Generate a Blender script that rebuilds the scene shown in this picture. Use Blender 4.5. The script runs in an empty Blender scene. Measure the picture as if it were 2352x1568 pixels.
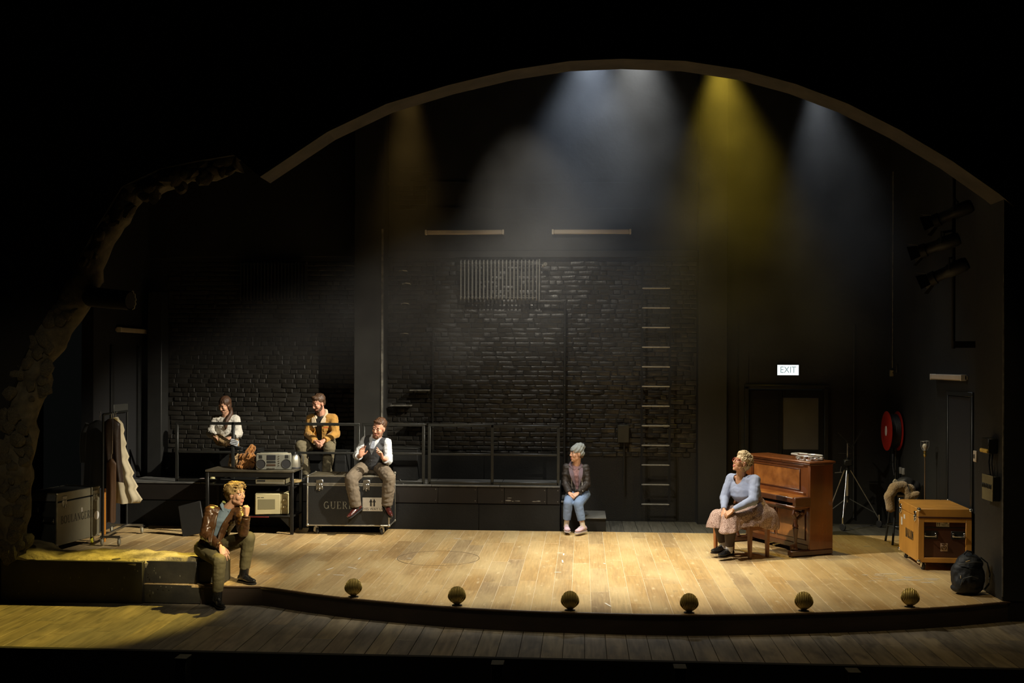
import bpy, bmesh, math, random
from mathutils import Vector, Matrix, noise

random.seed(7)
scene = bpy.context.scene
COL = scene.collection
V = Vector
PI = math.pi

# ------------------------------------------------------------------ camera
cam_d = bpy.data.cameras.new('camera')
cam_d.sensor_width = 36.0
cam_d.lens = 36.0 * 2500.0 / 2352.0
cam_d.shift_y = 50.4 / 2352.0
cam_d.clip_end = 200
cam = bpy.data.objects.new('camera', cam_d)
COL.objects.link(cam)
cam.matrix_world = (Matrix.Translation((0, -11.15, 2.55)) @ Matrix.Rotation(math.radians(3.7), 4, 'Z')
                    @ Matrix.Rotation(PI / 2, 4, 'X') @ Matrix.Rotation(0.004, 4, 'Z'))
scene.camera = cam
scene.view_settings.view_transform = 'Standard'
scene.view_settings.look = 'None'
scene.view_settings.gamma = 1.0
scene.view_settings.use_curve_mapping = False
scene.view_settings.exposure = 0.0
scene.cycles.use_denoising = True
scene.cycles.max_bounces = 5
scene.cycles.diffuse_bounces = 2
scene.cycles.glossy_bounces = 2
scene.cycles.transmission_bounces = 4
scene.cycles.volume_bounces = 0
scene.cycles.sample_clamp_indirect = 3.0
scene.cycles.caustics_reflective = False
scene.cycles.caustics_refractive = False

# ------------------------------------------------------------------ world and stage lamps
world = bpy.data.worlds.new('dark_theatre')
scene.world = world
world.use_nodes = True
bg = world.node_tree.nodes['Background']
bg.inputs[0].default_value = (0.55, 0.62, 0.55, 1)
bg.inputs[1].default_value = 0.003


def spot(name, loc, target, power, color, angle, blend=0.3, radius=0.06):
    d = bpy.data.lights.new(name, 'SPOT')
    d.energy = power
    d.color = color
    d.spot_size = math.radians(angle)
    d.spot_blend = blend
    d.shadow_soft_size = radius
    o = bpy.data.objects.new(name, d)
    COL.objects.link(o)
    o.location = loc
    o.rotation_euler = (V(target) - V(loc)).to_track_quat('-Z', 'Y').to_euler()
    return o


WARM = (1.0, .83, .54); CREAM = (1.0, .91, .75); COOL = (.70, .82, 1.0); GOLD = (1.0, .70, .07); AMBER = (1.0, .60, .16)
# key lamps rigged just behind the top of the arch
spot('lamp_key_left', (-2.7, 1.62, 6.7), (1.9, 3.2, .2), 2900, CREAM, 54, 1.0, .07)
spot('lamp_key_centre', (0.5, 1.52, 6.95), (-.6, 2.7, 0), 2450, CREAM, 64, 1.0, .07)
spot('lamp_key_right', (3.0, 1.60, 6.5), (-4.6, 5.2, 1.0), 8200, CREAM, 30, .9, .05)
# toplights hung upstage, seen as beams in the haze
spot('lamp_top_white', (0.15, 4.7, 7.4), (-.3, 3.7, 0), 620, COOL, 62, 1.0, .12)
spot('lamp_top_cream', (0.75, 4.6, 7.45), (0.7, 3.2, 0), 560, (.96, .98, .96), 60, 1.0, .12)
spot('lamp_top_gold', (1.95, 4.7, 7.1), (2.4, 4.3, 0), 700, GOLD, 58, 1.0, .1)
spot('lamp_top_right_white', (3.3, 4.7, 6.7), (4.0, 3.9, 0), 210, (.85, .92, 1.0), 54, 1.0, .1)
spot('lamp_top_amber', (-2.6, 4.8, 7.0), (-2.5, 4.6, 0), 200, AMBER, 36, 1.0, .1)
# lamp that rakes the brick wall
spot('lamp_wall_centre', (-.9, 3.0, 6.2), (-.6, 6.6, 2.3), 430, CREAM, 60, .9, .05)
# gold diagonal that rakes the ledge and the apron at the left
spot('lamp_gold_diagonal', (-1.9, 3.5, 6.6), (-5.3, 0.42, 0.0), 5000, (1.0, .72, .13), 21, .6, .06)
# front-of-house specials on the actors
spot('lamp_house_special_ledge', (3.0, -5.5, 7.0), (-3.95, 1.2, .75), 8000, WARM, 9, .6, .06)
spot('lamp_house_special_case', (-1.6, -8.0, 7.6), (-3.5, 5.0, .8), 2600, CREAM, 8.5, .7, .06)
spot('lamp_house_special_step', (3.5, -8.0, 7.6), (-.15, 5.4, .7), 2000, CREAM, 5.5, .7, .06)
# downlights over the apron
spot('lamp_apron_left', (-2.4, -1.6, 7.5), (-2.2, .35, -.2), 430, WARM, 56, 1.0, .1)
spot('lamp_apron_right', (2.9, -1.6, 7.5), (2.9, .0, -.2), 330, (1.0, .74, .38), 56, 1.0, .1)
spot('lamp_house_pier', (-2.0, -9.0, 6.5), (-6.6, 1.6, 1.5), 520, WARM, 15, 1.0, .1)
spot('lamp_fill_back', (1.5, -8.0, 7.6), (-4.75, 5.6, 1.25), 2000, CREAM, 7, .8, .06)  # added front fill that brightens the back pair, no known source


# ------------------------------------------------------------------ object helpers
def wm(o):
    m = o.matrix_parent_inverse @ o.matrix_basis if o.parent else o.matrix_basis.copy()
    return wm(o.parent) @ m if o.parent else m


def tag(o, label=None, cat=None, group=None, kind=None):
    if label: o['label'] = label
    if cat: o['category'] = cat
    if group: o['group'] = group
    if kind: o['kind'] = kind
    return o


def thing(name, label, cat, loc=(0, 0, 0), rz=0.0, group=None, kind=None):
    o = bpy.data.objects.new(name, None)
    o.empty_display_size = 0.1
    COL.objects.link(o)
    o.location = loc
    o.rotation_euler = (0, 0, rz)
    return tag(o, label, cat, group, kind)


def link(name, me, parent=None, world=False):
    o = bpy.data.objects.new(name, me)
    COL.objects.link(o)
    if parent:
        o.parent = parent
        if world:
            o.matrix_parent_inverse = wm(parent).inverted()
    return o


def copy_tree(o, parent=None):
    c = o.copy()
    COL.objects.link(c)
    if parent: c.parent = parent
    for ch in [x for x in COL.objects if x.parent == o]:
        copy_tree(ch, c)
    return c


def frame(d, up=(0, 0, 1)):
    """right-handed axes with z along d"""
    z = V(d).normalized()
    u = V(up)
    if abs(z.dot(u.normalized())) > 0.98: u = V((0, 1, 0)) if abs(z.y) < 0.9 else V((1, 0, 0))
    x = u.cross(z).normalized()
    y = z.cross(x)
    return x, y, z


class MB:
    """collects simple solids; build() links them as one mesh object"""

    def __init__(s):
        s.v = []; s.f = []; s.mi = []; s.cur = 0

    def add(s, vs, fs):
        o = len(s.v)
        s.v.extend(tuple(p) for p in vs)
        for f in fs:
            s.f.append(tuple(i + o for i in f)); s.mi.append(s.cur)
        return s

    def box(s, c, size, bev=0.0, rot=None):
        hx, hy, hz = size[0] / 2, size[1] / 2, size[2] / 2
        b = min(bev, hx * .9, hy * .9, hz * .9)
        c = V(c)
        R = rot if rot else Matrix.Identity(3)
        vs = []; fs = []
        if b <= 0:
            for z in (-1, 1):
                for y in (-1, 1):
                    for x in (-1, 1): vs.append(c + R @ V((x * hx, y * hy, z * hz)))
            fs = [(0, 2, 3, 1), (4, 5, 7, 6), (0, 1, 5, 4), (2, 6, 7, 3), (0, 4, 6, 2), (1, 3, 7, 5)]
            return s.add(vs, fs)
        idx = {}
        for z in (-1, 1):
            for y in (-1, 1):
                for x in (-1, 1):
                    for a in range(3):
                        p = [x * (hx - b), y * (hy - b), z * (hz - b)]
                        p[a] = (x, y, z)[a] * (hx, hy, hz)[a]
                        idx[(x, y, z, a)] = len(vs)
                        vs.append(c + R @ V(p))
        S = (-1, 1)
        for a in range(3):
            o1, o2 = [k for k in range(3) if k != a]
            for q in S:
                def key(u, w):
                    t = [0, 0, 0]; t[a] = q; t[o1] = u; t[o2] = w
                    return idx[(*t, a)]
                fs.append((key(-1, -1), key(1, -1), key(1, 1), key(-1, 1)))
        for a in range(3):
            o1, o2 = [k for k in range(3) if k != a]
            for u in S:
                for w in S:
                    def key(e, ax):
                        t = [0, 0, 0]; t[a] = e; t[o1] = u; t[o2] = w
                        return idx[(*t, ax)]
                    fs.append((key(-1, o1), key(1, o1), key(1, o2), key(-1, o2)))
        for z in S:
            for y in S:
                for x in S: fs.append(tuple(idx[(x, y, z, a)] for a in range(3)))
        return s.add(vs, fs)

    def bar(s, p0, p1, w, h=None, up=(0, 0, 1), bev=0.0):
        p0, p1 = V(p0), V(p1)
        x, y, z = frame(p1 - p0, up)
        R = Matrix((x, y, z)).transposed()
        return s.box((p0 + p1) / 2, (w, h or w, (p1 - p0).length), bev, R)

    def loft(s, rings, caps=True, closed=False):
        n = len(rings[0]); vs = [p for r in rings for p in r]; fs = []
        m = len(rings)
        for i in range(m if closed else m - 1):
            a, b = i * n, ((i + 1) % m) * n
            for j in range(n):
                k = (j + 1) % n
                fs.append((a + j, a + k, b + k, b + j))
        if caps and not closed:
            fs.append(tuple(range(n))[::-1]); fs.append(tuple((m - 1) * n + j for j in range(n)))
        return s.add(vs, fs)

    def tube(s, pts, r, n=8, closed=False, caps=True, flat=1.0, up=(0, 0, 1)):
        pts = [V(p) for p in pts]; m = len(pts)
        rs = r if isinstance(r, (list, tuple)) else [r] * m
        rings = []; px = None
        for i, p in enumerate(pts):
            if closed: t = pts[(i + 1) % m] - pts[i - 1]
            else: t = pts[min(i + 1, m - 1)] - pts[max(i - 1, 0)]
            if t.length < 1e-9: t = V((0, 0, 1))
            t.normalize()
            if px is None: px, _, _ = frame(t, up)
            px = (px - t * px.dot(t))
            if px.length < 1e-6: px, _, _ = frame(t, up)
            px.normalize(); py = t.cross(px)
            rings.append([p + (px * math.cos(2 * PI * k / n) + py * math.sin(2 * PI * k / n) * flat) * rs[i] for k in range(n)])
        return s.loft(rings, caps, closed)

    def cyl(s, p0, p1, r0, r1=None, n=12):
        return s.tube([p0, p1], [r0, r1 if r1 is not None else r0], n)

    def lathe(s, prof, n=16, base=(0, 0, 0), axis=(0, 0, 1), up=(1, 0, 0), caps=True, sx=1.0, sy=1.0):
        base = V(base); x, y, z = frame(axis, up)
        rings = [[base + (x * math.cos(2 * PI * k / n) * sx + y * math.sin(2 * PI * k / n) * sy) * max(r, 1e-4) + z * h for k in range(n)] for r, h in prof]
        return s.loft(rings, caps)

    def ell(s, c, rad, axes=None, n=16, m=10):
        c = V(c)
        if isinstance(rad, (int, float)): rad = (rad,) * 3
        x, y, z = axes if axes else (V((1, 0, 0)), V((0, 1, 0)), V((0, 0, 1)))
        rings = []
        for i in range(m + 1):
            t = PI * (i + .02) / (m + .04)
            rr, h = math.sin(t), -math.cos(t)
            rings.append([c + x * rad[0] * rr * math.cos(2 * PI * k / n) + y * rad[1] * rr * math.sin(2 * PI * k / n) + z * rad[2] * h for k in range(n)])
        return s.loft(rings)

    def cap(s, p0, r0, p1, r1=None, n=12, k=4):
        """tapered capsule"""
        p0, p1 = V(p0), V(p1); r1 = r0 if r1 is None else r1
        d = p1 - p0; L = d.length
        if L < 1e-6: return s.ell(p0, r0, None, n, 8)
        prof = [(r0 * math.sin(PI / 2 * (i + .05) / k), -r0 * math.cos(PI / 2 * (i + .05) / k)) for i in range(k + 1)]
        prof += [(r1 * math.cos(PI / 2 * i / k), L + r1 * math.sin(PI / 2 * i / k)) for i in range(k)] + [(r1 * .03, L + r1)]
        return s.lathe(prof, n, p0, d)

    def torus(s, c, R, r, axis=(0, 0, 1), n=24, k=8, a0=0, a1=2 * PI, up=(1, 0, 0), flat=1.0):
        x, y, z = frame(axis, up); c = V(c)
        full = abs(a1 - a0 - 2 * PI) < 1e-6
        pts = [c + (x * math.cos(a0 + (a1 - a0) * i / n) + y * math.sin(a0 + (a1 - a0) * i / n)) * R for i in range(n if full else n + 1)]
        return s.tube(pts, r, k, closed=full, up=axis, flat=flat)

    def prism(s, poly, o, ux, uy, depth):
        """2-D outline in the plane (o, ux, uy), pushed by the vector depth"""
        o, ux, uy, depth = V(o), V(ux), V(uy), V(depth)
        a = [o + ux * p[0] + uy * p[1] for p in poly]
        return s.loft([a, [p + depth for p in a]])

    def grid(s, fn, nu, nv, closed_u=False):
        vs = [fn(i / (nu if closed_u else nu - 1), j / (nv - 1)) for j in range(nv) for i in range(nu)]
        fs = []
        for j in range(nv - 1):
            for i in range(nu if closed_u else nu - 1):
                k = (i + 1) % nu
                fs.append((j * nu + i, j * nu + k, (j + 1) * nu + k, (j + 1) * nu + i))
        return s.add(vs, fs)

    def xf(s, M):
        s.v = [tuple(M @ V(p)) for p in s.v]
        return s

    def mesh(s, name, mats, smooth=40):
        me = bpy.data.meshes.new(name)
        me.from_pydata(s.v, [], s.f)
        for m in (mats if isinstance(mats, (list, tuple)) else [mats]): me.materials.append(m)
        if max(s.mi, default=0): me.polygons.foreach_set('material_index', s.mi)
        bm = bmesh.new(); bm.from_mesh(me)
        bmesh.ops.recalc_face_normals(bm, faces=bm.faces)
        bm.to_mesh(me); bm.free()
        if smooth:
            me.polygons.foreach_set('use_smooth', [True] * len(me.polygons))
            if smooth < 180: me.set_sharp_from_angle(angle=math.radians(smooth))
        return me

    def build(s, name, mats, parent=None, world=False, smooth=40):
        return link(name, s.mesh(name, mats, smooth), parent, world)


def remesh(name, mb, mats, parent=None, voxel=0.006, smooth=3, world=True, disp=None, paint=None, factor=0.5, thick=0):
    """unions overlapping closed solids into one continuous surface; disp(p, n) -> offset; paint(p) -> material slot"""
    me = mb.mesh(name, mats, 0)
    o = bpy.data.objects.new(name, me)
    COL.objects.link(o)
    if thick:
        so = o.modifiers.new('s', 'SOLIDIFY'); so.thickness = thick; so.offset = 0
    r = o.modifiers.new('r', 'REMESH'); r.mode = 'VOXEL'; r.voxel_size = voxel; r.use_smooth_shade = True
    if smooth:
        sm = o.modifiers.new('s', 'SMOOTH'); sm.iterations = smooth; sm.factor = factor
    dg = bpy.context.evaluated_depsgraph_get()
    new = bpy.data.meshes.new_from_object(o.evaluated_get(dg))
    bpy.data.objects.remove(o); bpy.data.meshes.remove(me)
    new.name = name
    new.materials.clear()
    for m in (mats if isinstance(mats, (list, tuple)) else [mats]): new.materials.append(m)
    if disp:
        new.vertices.foreach_set('co', [c for v in new.vertices for c in (v.co + disp(v.co, v.normal))])
        new.update()
    if paint:
        new.polygons.foreach_set('material_index', [paint(p.center) for p in new.polygons])
    else:
        new.polygons.foreach_set('material_index', [0] * len(new.polygons))
    new.polygons.foreach_set('use_smooth', [True] * len(new.polygons))
    return link(name, new, parent, world)


# ------------------------------------------------------------------ materials
def mat(name, col, rough=0.6, metal=0.0, var=0.0, vscale=8.0, stretch=(1, 1, 1), bump=0.0, bscale=40.0, bdist=0.01, col2=None,
        spec=0.5, emit=None, coat=0.0, ramp=None, objrand=False, alpha=None, trans=0.0, sheen=0.0, detail=4.0, rvar=0.0, wear=None):
    m = bpy.data.materials.new(name)
    m.use_nodes = True
    nt = m.node_tree; N = nt.nodes; L = nt.links
    b = N['Principled BSDF']
    b.inputs['Base Color'].default_value = (*col, 1)
    b.inputs['Roughness'].default_value = rough
    b.inputs['Metallic'].default_value = metal
    b.inputs['Specular IOR Level'].default_value = spec
    b.inputs['Coat Weight'].default_value = coat
    b.inputs['Transmission Weight'].default_value = trans
    b.inputs['Sheen Weight'].default_value = sheen
    if emit:
        b.inputs['Emission Color'].default_value = (*emit[:3], 1); b.inputs['Emission Strength'].default_value = emit[3]
    if alpha is not None: b.inputs['Alpha'].default_value = alpha
    tc = N.new('ShaderNodeTexCoord'); mp = N.new('ShaderNodeMapping')
    mp.inputs['Scale'].default_value = stretch
    vec = tc.outputs['Object']
    if objrand:
        oi = N.new('ShaderNodeObjectInfo')
        ad = N.new('ShaderNodeVectorMath'); ad.operation = 'ADD'
        sc = N.new('ShaderNodeVectorMath'); sc.operation = 'SCALE'; sc.inputs['Scale'].default_value = 37.0
        cm = N.new('ShaderNodeCombineXYZ')
        for k in range(3): L.new(oi.outputs['Random'], cm.inputs[k])
        L.new(cm.outputs[0], sc.inputs[0]); L.new(vec, ad.inputs[0]); L.new(sc.outputs[0], ad.inputs[1])
        vec = ad.outputs[0]
    L.new(vec, mp.inputs['Vector'])
    color_out = None
    if objrand and ramp:
        cr = N.new('ShaderNodeValToRGB'); cr.color_ramp.interpolation = 'LINEAR'
        el = cr.color_ramp.elements
        while len(el) < len(ramp): el.new(0.5)
        for i, c in enumerate(ramp):
            el[i].position = i / (len(ramp) - 1); el[i].color = (*c, 1)
        L.new(oi.outputs['Random'], cr.inputs[0]); color_out = cr.outputs[0]
    if var > 0:
        nz = N.new('ShaderNodeTexNoise'); nz.inputs['Scale'].default_value = vscale; nz.inputs['Detail'].default_value = detail
        L.new(mp.outputs[0], nz.inputs['Vector'])
        mr = N.new('ShaderNodeMapRange'); mr.inputs[1].default_value = 0.3; mr.inputs[2].default_value = 0.7
        L.new(nz.outputs[0], mr.inputs[0])
        mx = N.new('ShaderNodeMix'); mx.data_type = 'RGBA'
        if color_out is None: mx.inputs['A'].default_value = (*col, 1)
        else: L.new(color_out, mx.inputs['A'])
        if col2:
            mx.inputs['B'].default_value = (*col2, 1)
        elif color_out is not None:
            mu = N.new('ShaderNodeMix'); mu.data_type = 'RGBA'; mu.blend_type = 'MULTIPLY'; mu.inputs['Factor'].default_value = 1
            L.new(color_out, mu.inputs['A']); mu.inputs['B'].default_value = (1 - var, 1 - var, 1 - var, 1)
            L.new(mu.outputs['Result'], mx.inputs['B'])
        else:
            mx.inputs['B'].default_value = (*(c * (1 - var) for c in col), 1)
        if col2:
            ml = N.new('ShaderNodeMath'); ml.operation = 'MULTIPLY'; ml.inputs[1].default_value = var
            L.new(mr.outputs[0], ml.inputs[0]); L.new(ml.outputs[0], mx.inputs['Factor'])
        else: L.new(mr.outputs[0], mx.inputs['Factor'])
        color_out = mx.outputs['Result']
        if rvar:
            rm = N.new('ShaderNodeMapRange'); rm.inputs[1].default_value = 0.3; rm.inputs[2].default_value = 0.7
            rm.inputs[3].default_value = rough - rvar; rm.inputs[4].default_value = rough + rvar
            L.new(nz.outputs[0], rm.inputs[0]); L.new(rm.outputs[0], b.inputs['Roughness'])
    if wear:  # scuffed paler patches that run across neighbouring boards
        ge = N.new('ShaderNodeNewGeometry'); wm_ = N.new('ShaderNodeMapping'); wm_.inputs['Scale'].default_value = (1.6, .55, 1)
        L.new(ge.outputs['Position'], wm_.inputs['Vector'])
        for sc_, lo_, hi_, col_, amt in wear:
            wn = N.new('ShaderNodeTexNoise'); wn.inputs['Scale'].default_value = sc_; wn.inputs['Detail'].default_value = 6
            L.new(wm_.outputs[0], wn.inputs['Vector'])
            wr_ = N.new('ShaderNodeMapRange'); wr_.inputs[1].default_value = lo_; wr_.inputs[2].default_value = hi_; wr_.inputs[4].default_value = amt
            L.new(wn.outputs[0], wr_.inputs[0])
            wx = N.new('ShaderNodeMix'); wx.data_type = 'RGBA'; wx.inputs['B'].default_value = (*col_, 1)
            L.new(wr_.outputs[0], wx.inputs['Factor']); L.new(color_out, wx.inputs['A']); color_out = wx.outputs['Result']
    if color_out is not None: L.new(color_out, b.inputs['Base Color'])
    if bump > 0:
        nb = N.new('ShaderNodeTexNoise'); nb.inputs['Scale'].default_value = bscale; nb.inputs['Detail'].default_value = 3
        L.new(mp.outputs[0], nb.inputs['Vector'])
        bp = N.new('ShaderNodeBump'); bp.inputs['Strength'].default_value = bump; bp.inputs['Distance'].default_value = bdist
        L.new(nb.outputs[0], bp.inputs['Height']); L.new(bp.outputs[0], b.inputs['Normal'])
    return m


M = {}
M['black'] = mat('black_paint', (.0085, .0087, .008), .68, spec=.3, var=.5, vscale=3, bump=.2, bscale=25)
M['black_gloss'] = mat('black_gloss_brick_paint', (.0215, .0190, .0142), .43, var=.4, vscale=6, bump=.5, bscale=45, bdist=.006, rvar=.1)
M['plaster'] = mat('black_plaster', (.0175, .0175, .0152), .6, var=.6, vscale=1.2, bump=.3, bscale=12)
M['mortar'] = mat('black_mortar', (.015, .0135, .0105), .7, bump=.4, bscale=60)
M['worn'] = mat('worn_edge', (.20, .19, .16), .5, var=.8, vscale=14, col2=(.02, .02, .018))
M['void'] = mat('house_black', (.004, .004, .0045), .9)
M['steel_black'] = mat('black_steel', (.016, .017, .015), .42, var=.3, vscale=20)
M['deck'] = mat('grey_deck', (.12, .12, .112), .6, var=.5, vscale=9, stretch=(.6, 6, 1))
M['pipe'] = mat('painted_pipe', (.03, .03, .027), .35, var=.4, vscale=30)
M['rad'] = mat('radiator_metal', (.42, .42, .40), .33, metal=.4, var=.3, vscale=25)
M['ivory'] = mat('yellowed_plastic', (.55, .47, .36), .5, var=.15, vscale=3)
M['steel'] = mat('bright_steel', (.62, .62, .60), .28, metal=1)
M['chrome'] = mat('chrome', (.8, .8, .78), .12, metal=1)
M['brass'] = mat('aged_brass', (.50, .37, .11), .33, metal=.75, var=.5, vscale=9)
M['plank'] = mat('stage_planks', (.5, .36, .18), .48, var=.30, vscale=3.0, stretch=(14, .8, 1), bump=.08, bscale=9, objrand=True,
                 ramp=[(.37, .235, .095), (.54, .365, .155), (.46, .295, .11), (.36, .25, .125), (.58, .42, .195), (.44, .27, .095), (.52, .37, .17)], rvar=.08,
                 wear=[(1.3, .42, .66, (.62, .48, .24), .55), (9.0, .60, .72, (.68, .55, .32), .6), (5.0, .66, .76, (.16, .11, .06), .55)])
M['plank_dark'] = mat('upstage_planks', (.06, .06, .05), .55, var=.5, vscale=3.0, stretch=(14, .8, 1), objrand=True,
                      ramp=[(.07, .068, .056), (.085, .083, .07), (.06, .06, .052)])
M['apron'] = mat('apron_planks', (.2, .17, .12), .5, var=.5, vscale=2.5, stretch=(10, .9, 1), objrand=True, bump=.1, bscale=8,
                 ramp=[(.20, .16, .105), (.14, .125, .10), (.23, .19, .12), (.15, .135, .11), (.19, .16, .115)],
                 wear=[(2.0, .5, .7, (.30, .25, .17), .5), (5.0, .55, .7, (.05, .045, .04), .6)])
M['sub'] = mat('pale_joint_filler', (.62, .52, .34), .7)
M['sub_dark'] = mat('dark_joint_filler', (.05, .042, .03), .8)
M['fascia'] = mat('stage_fascia_brown', (.040, .026, .017), .6, var=.4, vscale=3, stretch=(1, 1, 4))
M['rubber'] = mat('black_rubber', (.014, .014, .014), .55)
scene.cycles.volume_max_steps = 64
scene.cycles.volume_step_rate = 2.0

# ================================================================== the setting
def lerp_table(tab, x):
    if x <= tab[0][0]: return tab[0][1]
    for (a, b), (c, d) in zip(tab, tab[1:]):
        if x <= c: return b + (d - b) * (x - a) / (c - a)
    return tab[-1][1]


EDGE = [(-7.9, 1.10), (-3.6, 1.05), (-3.05, .76), (-2.52, .53), (-1.9, .34), (-1.25, .18), (-.6, .09), (0, .055), (.6, .035), (1.1, .05), (1.7, .12),
        (2.3, .23), (2.9, .36), (3.43, .50), (4.0, .69), (4.54, .93), (5.4, 1.25)]
yf = lambda x: lerp_table(EDGE, x)

# stage floor: planks running away from the audience
floor = thing('floor', 'wide worn tan stage planks running upstage', 'floor', (0, 0, 0), kind='structure')
sub = MB()
xs = [-7.9 + 13.2 * i / 60 for i in range(61)]
for a, b in zip(xs, xs[1:]):
    sub.add([(a, yf(a) + .004, -.0045), (b, yf(b) + .004, -.0045), (b, 5.45, -.0045), (a, 5.45, -.0045)], [(0, 1, 2, 3)])
sub.build('floor_base', M['sub'], floor, smooth=0)


def plank(parent, x0, x1, y00, y01, y1, z, m, name='plank'):
    g = .0026
    x0 += g; x1 -= g; h = .03
    e = .0025
    mb = MB()
    t = [(x0 + e, y00 + e, z), (x1 - e, y01 + e, z), (x1 - e, y1 - e - .0015, z), (x0 + e, y1 - e - .0015, z)]
    u = [(x0, y00, z - e), (x1, y01, z - e), (x1, y1 - .0015, z - e), (x0, y1 - .0015, z - e)]
    d = [(x0, y00, z - h), (x1, y01, z - h), (x1, y1 - .0015, z - h), (x0, y1 - .0015, z - h)]
    mb.loft([d, u, t])
    return mb.build(name, m, parent, smooth=0)


rng = random.Random(11)
W = .2095
x = -7.86
while x < 4.86:
    x1 = x + W
    y0 = None
    cuts = [5.44]
    y = 5.44 - rng.uniform(.5, 1.5)
    while y > max(yf(x), yf(x1)) + .45:
        cuts.append(y); y -= rng.uniform(1.05, 1.95)
    for i, yt in enumerate(cuts):
        z = rng.uniform(-.001, .0012)
        if i + 1 < len(cuts): plank(floor, x, x1, cuts[i + 1], cuts[i + 1], yt, z, M['plank'])
        else: plank(floor, x, x1, yf(x), yf(x1), yt, z, M['plank'])
    x = x1
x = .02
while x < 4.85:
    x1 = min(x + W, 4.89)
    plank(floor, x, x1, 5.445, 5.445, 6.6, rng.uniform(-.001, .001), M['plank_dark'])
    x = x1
MB().box((-1.2, 6.02, -.03), (12.6, 1.15, .03)).build('floor_underlay', M['sub_dark'], floor, smooth=0)
# circular trap cut in the boards, and the little tape marks
tr = MB().torus((-1.87, 3.0, .0005), .535, .0035, n=64, k=6, flat=.5)
tr.build('trap_ring', M['void'], floor)
M['tape'] = mat('white_tape', (.75, .72, .62), .6)
TAPES = [((-2.84, 3.49), (-2.76, 3.50)), ((-2.89, 3.45), (-2.84, 3.49)), ((-2.89, 2.80), (-2.89, 2.95)), ((-2.91, 2.28), (-2.78, 2.18)), ((-3.13, 2.06), (-3.08, 2.21)), ((-1.81, 2.17), (-1.73, 2.18)), ((-1.86, 4.58), (-1.75, 4.59)), ((-3.16, 1.73), (-3.14, 1.78)), ((-2.98, 1.77), (-2.84, 1.75)), ((-0.33, 3.51), (-0.25, 3.52)), ((-0.24, 3.48), (-0.24, 3.35)), ((-0.33, 2.16), (-0.25, 2.17)), ((-0.25, 2.99), (-0.24, 2.81)), ((0.25, 0.49), (0.31, 0.33)), ((3.96, 4.45), (4.05, 4.46)), ((0.28, 2.82), (0.30, 2.76)), ((3.57, 2.38), (3.84, 2.41)), ((-2.27, 2.94), (-2.22, 2.95)), ((-4.48, 3.81), (-4.40, 3.85)), ((-2.01, 5.09), (-1.96, 5.10)), ((4.18, 5.16), (4.22, 5.16))]
for i, (a, b) in enumerate(TAPES):
    a, b = V((*a, .0025)), V((*b, .0025))
    MB().bar(a, b, .018, .0012).build('tape_mark', M['tape'], floor, smooth=0)
chalk = mat('chalk_scuff', (.62, .56, .44), .8, alpha=.55)
for k in range(16):
    cx, cy = 3.75 + rng.uniform(-.35, .45), 2.15 + rng.uniform(-.28, .2)
    MB().ell((cx, cy, .0016), (rng.uniform(.03, .11), rng.uniform(.008, .03), .0008), n=10, m=4).build('chalk_scuff', chalk, floor)

# curved stage front
fas = MB(); cap_ = MB()
pts = [(px, yf(px)) for px in [-4.35 + 9.6 * i / 80 for i in range(81)]]
pts = [p for p in pts if p[0] >= -4.7]
for (a, b), (c, d) in zip(pts, pts[1:]):
    fas.add([(a, b - .004, -.22), (c, d - .004, -.22), (c, d - .004, -.03), (a, b - .004, -.03),
             (a, b + .02, -.22), (c, d + .02, -.22), (c, d + .02, -.03), (a, b + .02, -.03)],
            [(0, 1, 2, 3), (3, 2, 6, 7), (4, 7, 6, 5)])
t1 = tag(fas.build('trim_1', M['fascia'], smooth=0), 'dark brown curved riser under the stage edge', 'riser', kind='structure')
nose = MB().tube([(a, b - .006, -.012) for a, b in pts], .011, 8)
tag(nose.build('trim_2', mat('nosing', (.10, .06, .03), .5, var=.4, vscale=10)), 'thin worn nosing strip along the curved stage edge', 'nosing', kind='structure')

# apron in front, one step lower
apron = thing('floor_front', 'grey-brown apron boards below the stage edge', 'floor', (0, 0, 0), kind='structure')
MB().box((-.8, .25, -.245), (14.0, 2.3, .02)).build('floor_base', M['sub_dark'], apron, smooth=0)
x = -7.3
while x < 5.9:
    x1 = x + W
    top = max(yf(x), yf(x1)) + .02
    if x < -3.4: top = 1.06
    c = -.93 + rng.uniform(.5, 1.2)
    z = -.2205 + rng.uniform(-.001, .001)
    if c < top - .35 and rng.random() < .7:
        plank(apron, x, x1, -.93, -.93, c, z, M['apron']); plank(apron, x, x1, c, c, top, z, M['apron'])
    else: plank(apron, x, x1, -.93, -.93, top, z, M['apron'])
    x = x1
pit = MB().box((-.8, -.965, -.75), (15, .06, 1.08)).box((-.8, -3.5, -1.3), (15, 5.0, .04))
tag(pit.build('wall_pit', M['void'], smooth=0), 'black front of the apron and pit below it', 'wall', kind='structure')

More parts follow.
